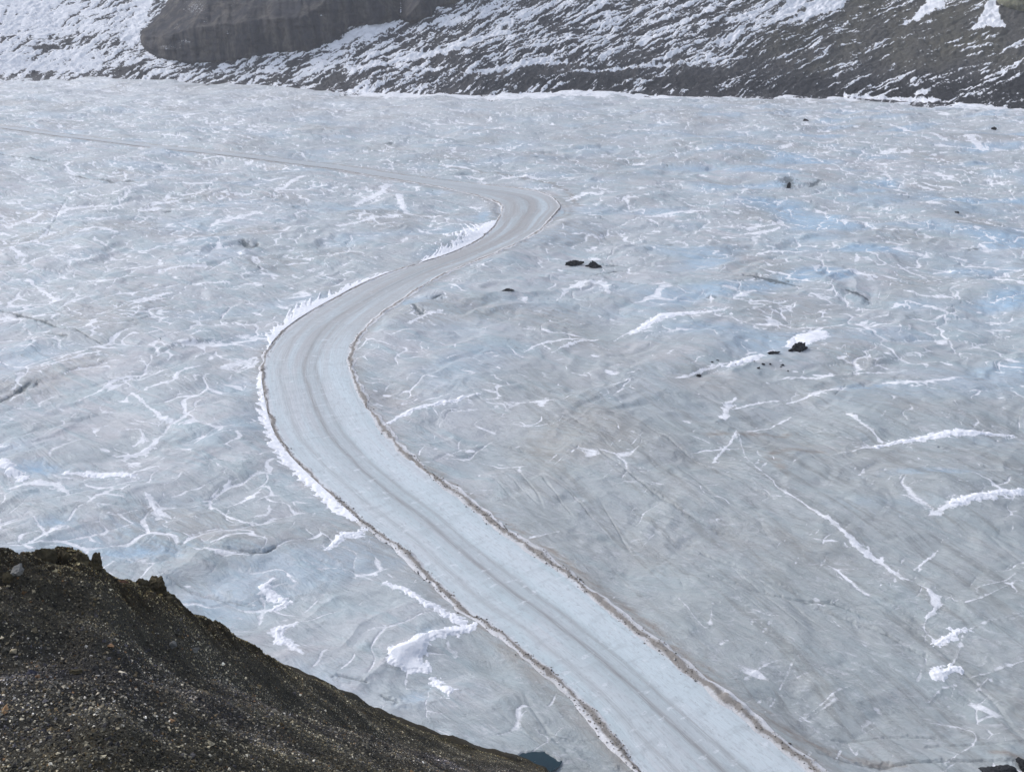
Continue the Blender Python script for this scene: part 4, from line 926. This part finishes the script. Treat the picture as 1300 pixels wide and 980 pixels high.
def stones(sets):
    az, u, r, s = [np.concatenate(k) for k in zip(*sets)]; n = len(az)
    z, uu_, rk = hill_z(az, r)
    B = OCT[None] * rg.uniform(.65, 1.25, (n, 6, 1)) + rg.normal(0, .13, (n, 6, 3))
    B *= (s[:, None] * rg.uniform(.6, 1.15, (n, 3)))[:, None, :] * np.array([1, 1, .75])
    a = rg.uniform(0, 6.28, n); c, sn = np.cos(a), np.sin(a)
    b = rg.uniform(-.7, .7, n); cb, sb = np.cos(b), np.sin(b)
    x = B[..., 0] * cb[:, None] - B[..., 2] * sb[:, None]; zz = B[..., 0] * sb[:, None] + B[..., 2] * cb[:, None]; y = B[..., 1]
    X = x * c[:, None] - y * sn[:, None] + (r * np.sin(az))[:, None]; Y = x * sn[:, None] + y * c[:, None] + (r * np.cos(az))[:, None]
    Z = zz + (z + s * .22)[:, None]
    ci = rg.choice(len(PAL), n, p=PW); colr = PAL[ci] * rg.uniform(.6, 1.3, (n, 1))
    gx, gy = r * np.sin(az), r * np.cos(az)
    bz = np.clip((1 - np.abs(u - .38) / .3) * (.6 + .9 * perlin(gx / 6, gy / 6, 641)), 0, 1)[:, None]
    br = np.clip(sstep(.72, .95, u) * (.6 + .8 * perlin(gx / 5, gy / 5, 640)), 0, 1)[:, None]
    colr = colr * (1 - bz + bz * np.array([1.12, 1.12, 1.42])) * (1 - br + br * np.array([.92, .84, .58]))
    grey = np.clip(.75 + 1.1 * perlin(gx / 4, gy / 4, 645), .45, 1.4)[:, None]; colr = colr * grey * np.array([1.58, 1.52, 1.34])
    V = np.stack([X, Y, Z], -1).reshape(-1, 3); Fc = (OF[None] + (np.arange(n) * 6)[:, None, None]).reshape(-1, 3)
    Ccol = np.c_[np.repeat(colr, 6, 0), np.ones(n * 6)]
    o = mesh_np('gravel', V, Fc, M_stone, {'Col': Ccol}, smooth=False); tag(o, 'dark loose gravel and small stones covering the foreground hill', 'gravel', kind='stuff')
stones([scatter(210000, R(-33), R(3), -.04, 1.12, .026, .10, 2.8), scatter(1800, R(-33), R(3), 0, 1.08, .08, .19, 2.6)])

def on_hill(label, px, py, wpx, hpx, mat, seed, depth=1., rot=0., lean=0., group=None, sink=.3, rr=None):
    dx, dy, dz = pdir(px, py); az = math.atan2(dx, dy); t = -dz / math.hypot(dx, dy)
    rs_ = np.linspace(18, 130, 1500); z, u, _ = hill_z(np.full(1500, az), rs_)
    hit = np.nonzero(z >= -rs_ * t)[0]
    hit = hit[rs_[hit] > 20]
    rc = float(np.interp(az, _haz, SIL[:, 2])); r = rs_[hit[0]] if len(hit) else rc
    if rr: r = rr
    r = min(r, rc); zz = float(hill_z(np.array([az]), np.array([r]))[0][0])
    slant = math.hypot(r, zz); sx = wpx * slant / FPX / 2; sz = hpx * slant / FPX / 2
    boulder(label, (r * math.sin(az), r * math.cos(az), zz + sz * sink), (sx, sx * depth, sz), mat, seed, rot, group=group, rough=.16, lean=lean)
HG = 'rocks of the outcrop on the gravel hill crest'
on_hill('brown mossy rock knob sticking up at the right end of the hill crest', 197, 752, 25, 34, M_brown, 700, .8, .3, .2, HG, .22)
on_hill('squat brown rock at the right foot of the crest knob', 213, 764, 18, 14, M_brown, 701, .8, 1.1, 0, HG, .22)
on_hill('small dark rock just left of the crest knob', 181, 742, 12, 12, M_brown, 702, .8, .5, 0, HG, .22)
on_hill('rusty red rock on the sloping end of the crest', 154, 727, 15, 15, M_red, 703, .8, .2, .1, HG, .22)
on_hill('large rounded brown rock left of the pale block on the crest', 57, 712, 22, 24, M_brown, 704, .8, .9, 0, HG, .22)
on_hill('brown rock at the middle of the crest outcrop, beside its top', 83, 713, 18, 22, M_brown, 705, .8, 2.1, .1, HG, .22)
on_hill('pale block of rock in the middle of the crest outcrop', 107, 714, 18, 20, M_brown, 706, .8, 1.4, .2, HG, .22)
on_hill('brown rock at the right shoulder of the crest outcrop', 122, 716, 17, 24, M_brown, 707, .8, .3, -.2, HG, .22)
on_hill('grey flat block low at the left end of the outcrop', 22, 726, 20, 12, M_grey, 708, .8, .3, 0, HG, .22)
on_hill('small tan rock near the left frame edge below the crest', 8, 738, 12, 14, M_brown, 709, .8, .6, 0, HG, .22)
on_hill('pale grey stone lying alone in the middle of the gravel hill', 217, 821, 13, 9, M_grey, 710, .8, .3, 0, 'pale stones lying on the gravel hill')
on_hill('pale tan flat stone right of the lone grey stone on the gravel', 246, 826, 11, 6, M_grey, 711, .8, .5, 0, 'pale stones lying on the gravel hill')
on_hill('dark brown rock on the gravel below the crest knob', 95, 855, 14, 9, M_brown, 712, .8, .3, 0, 'brown stones lying on the gravel hill')

# ------------------------------------------------------------------ air
bpy.ops.mesh.primitive_cube_add(size=1, location=(0, 900, 110)); hz = bpy.context.object
hz.name = 'haze'; hz.scale = (4200, 2300 + 0, 460); hz.location = (0, 850, 118)
mh = bpy.data.materials.new('thin_mist'); mh.use_nodes = True; nt = mh.node_tree
for nd in list(nt.nodes):
    if nd.type == 'BSDF_PRINCIPLED': nt.nodes.remove(nd)
pv = nt.nodes.new('ShaderNodeVolumePrincipled'); pv.inputs['Color'].default_value = C4(.93, .95, 1.); pv.inputs['Density'].default_value = .00013; pv.inputs['Anisotropy'].default_value = .1
nt.links.new(pv.outputs[0], nt.nodes['Material Output'].inputs['Volume']); hz.data.materials.append(mh); tag(hz, 'thin pale mist over the far ice and mountain', 'haze', kind='stuff')

# ------------------------------------------------------------------ light, sky, camera
SUN_EL, SUN_AZ = R(38), R(-60)      # azimuth from +Y towards +X; bright patch of the overcast, beyond and to the left
w = bpy.data.worlds.new('World'); S.world = w; w.use_nodes = True; nt = w.node_tree
bg = nt.nodes['Background']; sky = nt.nodes.new('ShaderNodeTexSky'); sky.sky_type = 'NISHITA'; sky.sun_disc = False
sky.sun_elevation = SUN_EL; sky.sun_rotation = SUN_AZ; sky.air_density = 1.; sky.dust_density = 4.; sky.ozone_density = 1.; sky.altitude = 2000
hs = nt.nodes.new('ShaderNodeHueSaturation'); hs.inputs['Saturation'].default_value = .52
nt.links.new(sky.outputs[0], hs.inputs['Color']); nt.links.new(hs.outputs[0], bg.inputs[0]); bg.inputs[1].default_value = .15
sl = bpy.data.lights.new('sun', 'SUN'); sl.energy = 1.5; sl.angle = R(16); sl.color = (1, .96, .9)
so = bpy.data.objects.new('sun', sl); COL.objects.link(so)
from mathutils import Vector
sd_ = Vector((math.cos(SUN_EL) * math.sin(SUN_AZ), math.cos(SUN_EL) * math.cos(SUN_AZ), math.sin(SUN_EL)))
so.rotation_euler = sd_.to_track_quat('Z', 'Y').to_euler()
cam = bpy.data.cameras.new('camera'); co = bpy.data.objects.new('camera', cam); COL.objects.link(co)
cam.sensor_width = 36; cam.lens = FPX / 1300 * 36; cam.clip_start = .5; cam.clip_end = 6000
co.location = (0, 0, 0); co.rotation_euler = (math.pi / 2 - TH, 0, 0); S.camera = co
S.view_settings.view_transform = 'Standard'; S.view_settings.look = 'None'; S.view_settings.gamma = 1
S.view_settings.exposure = 0.80
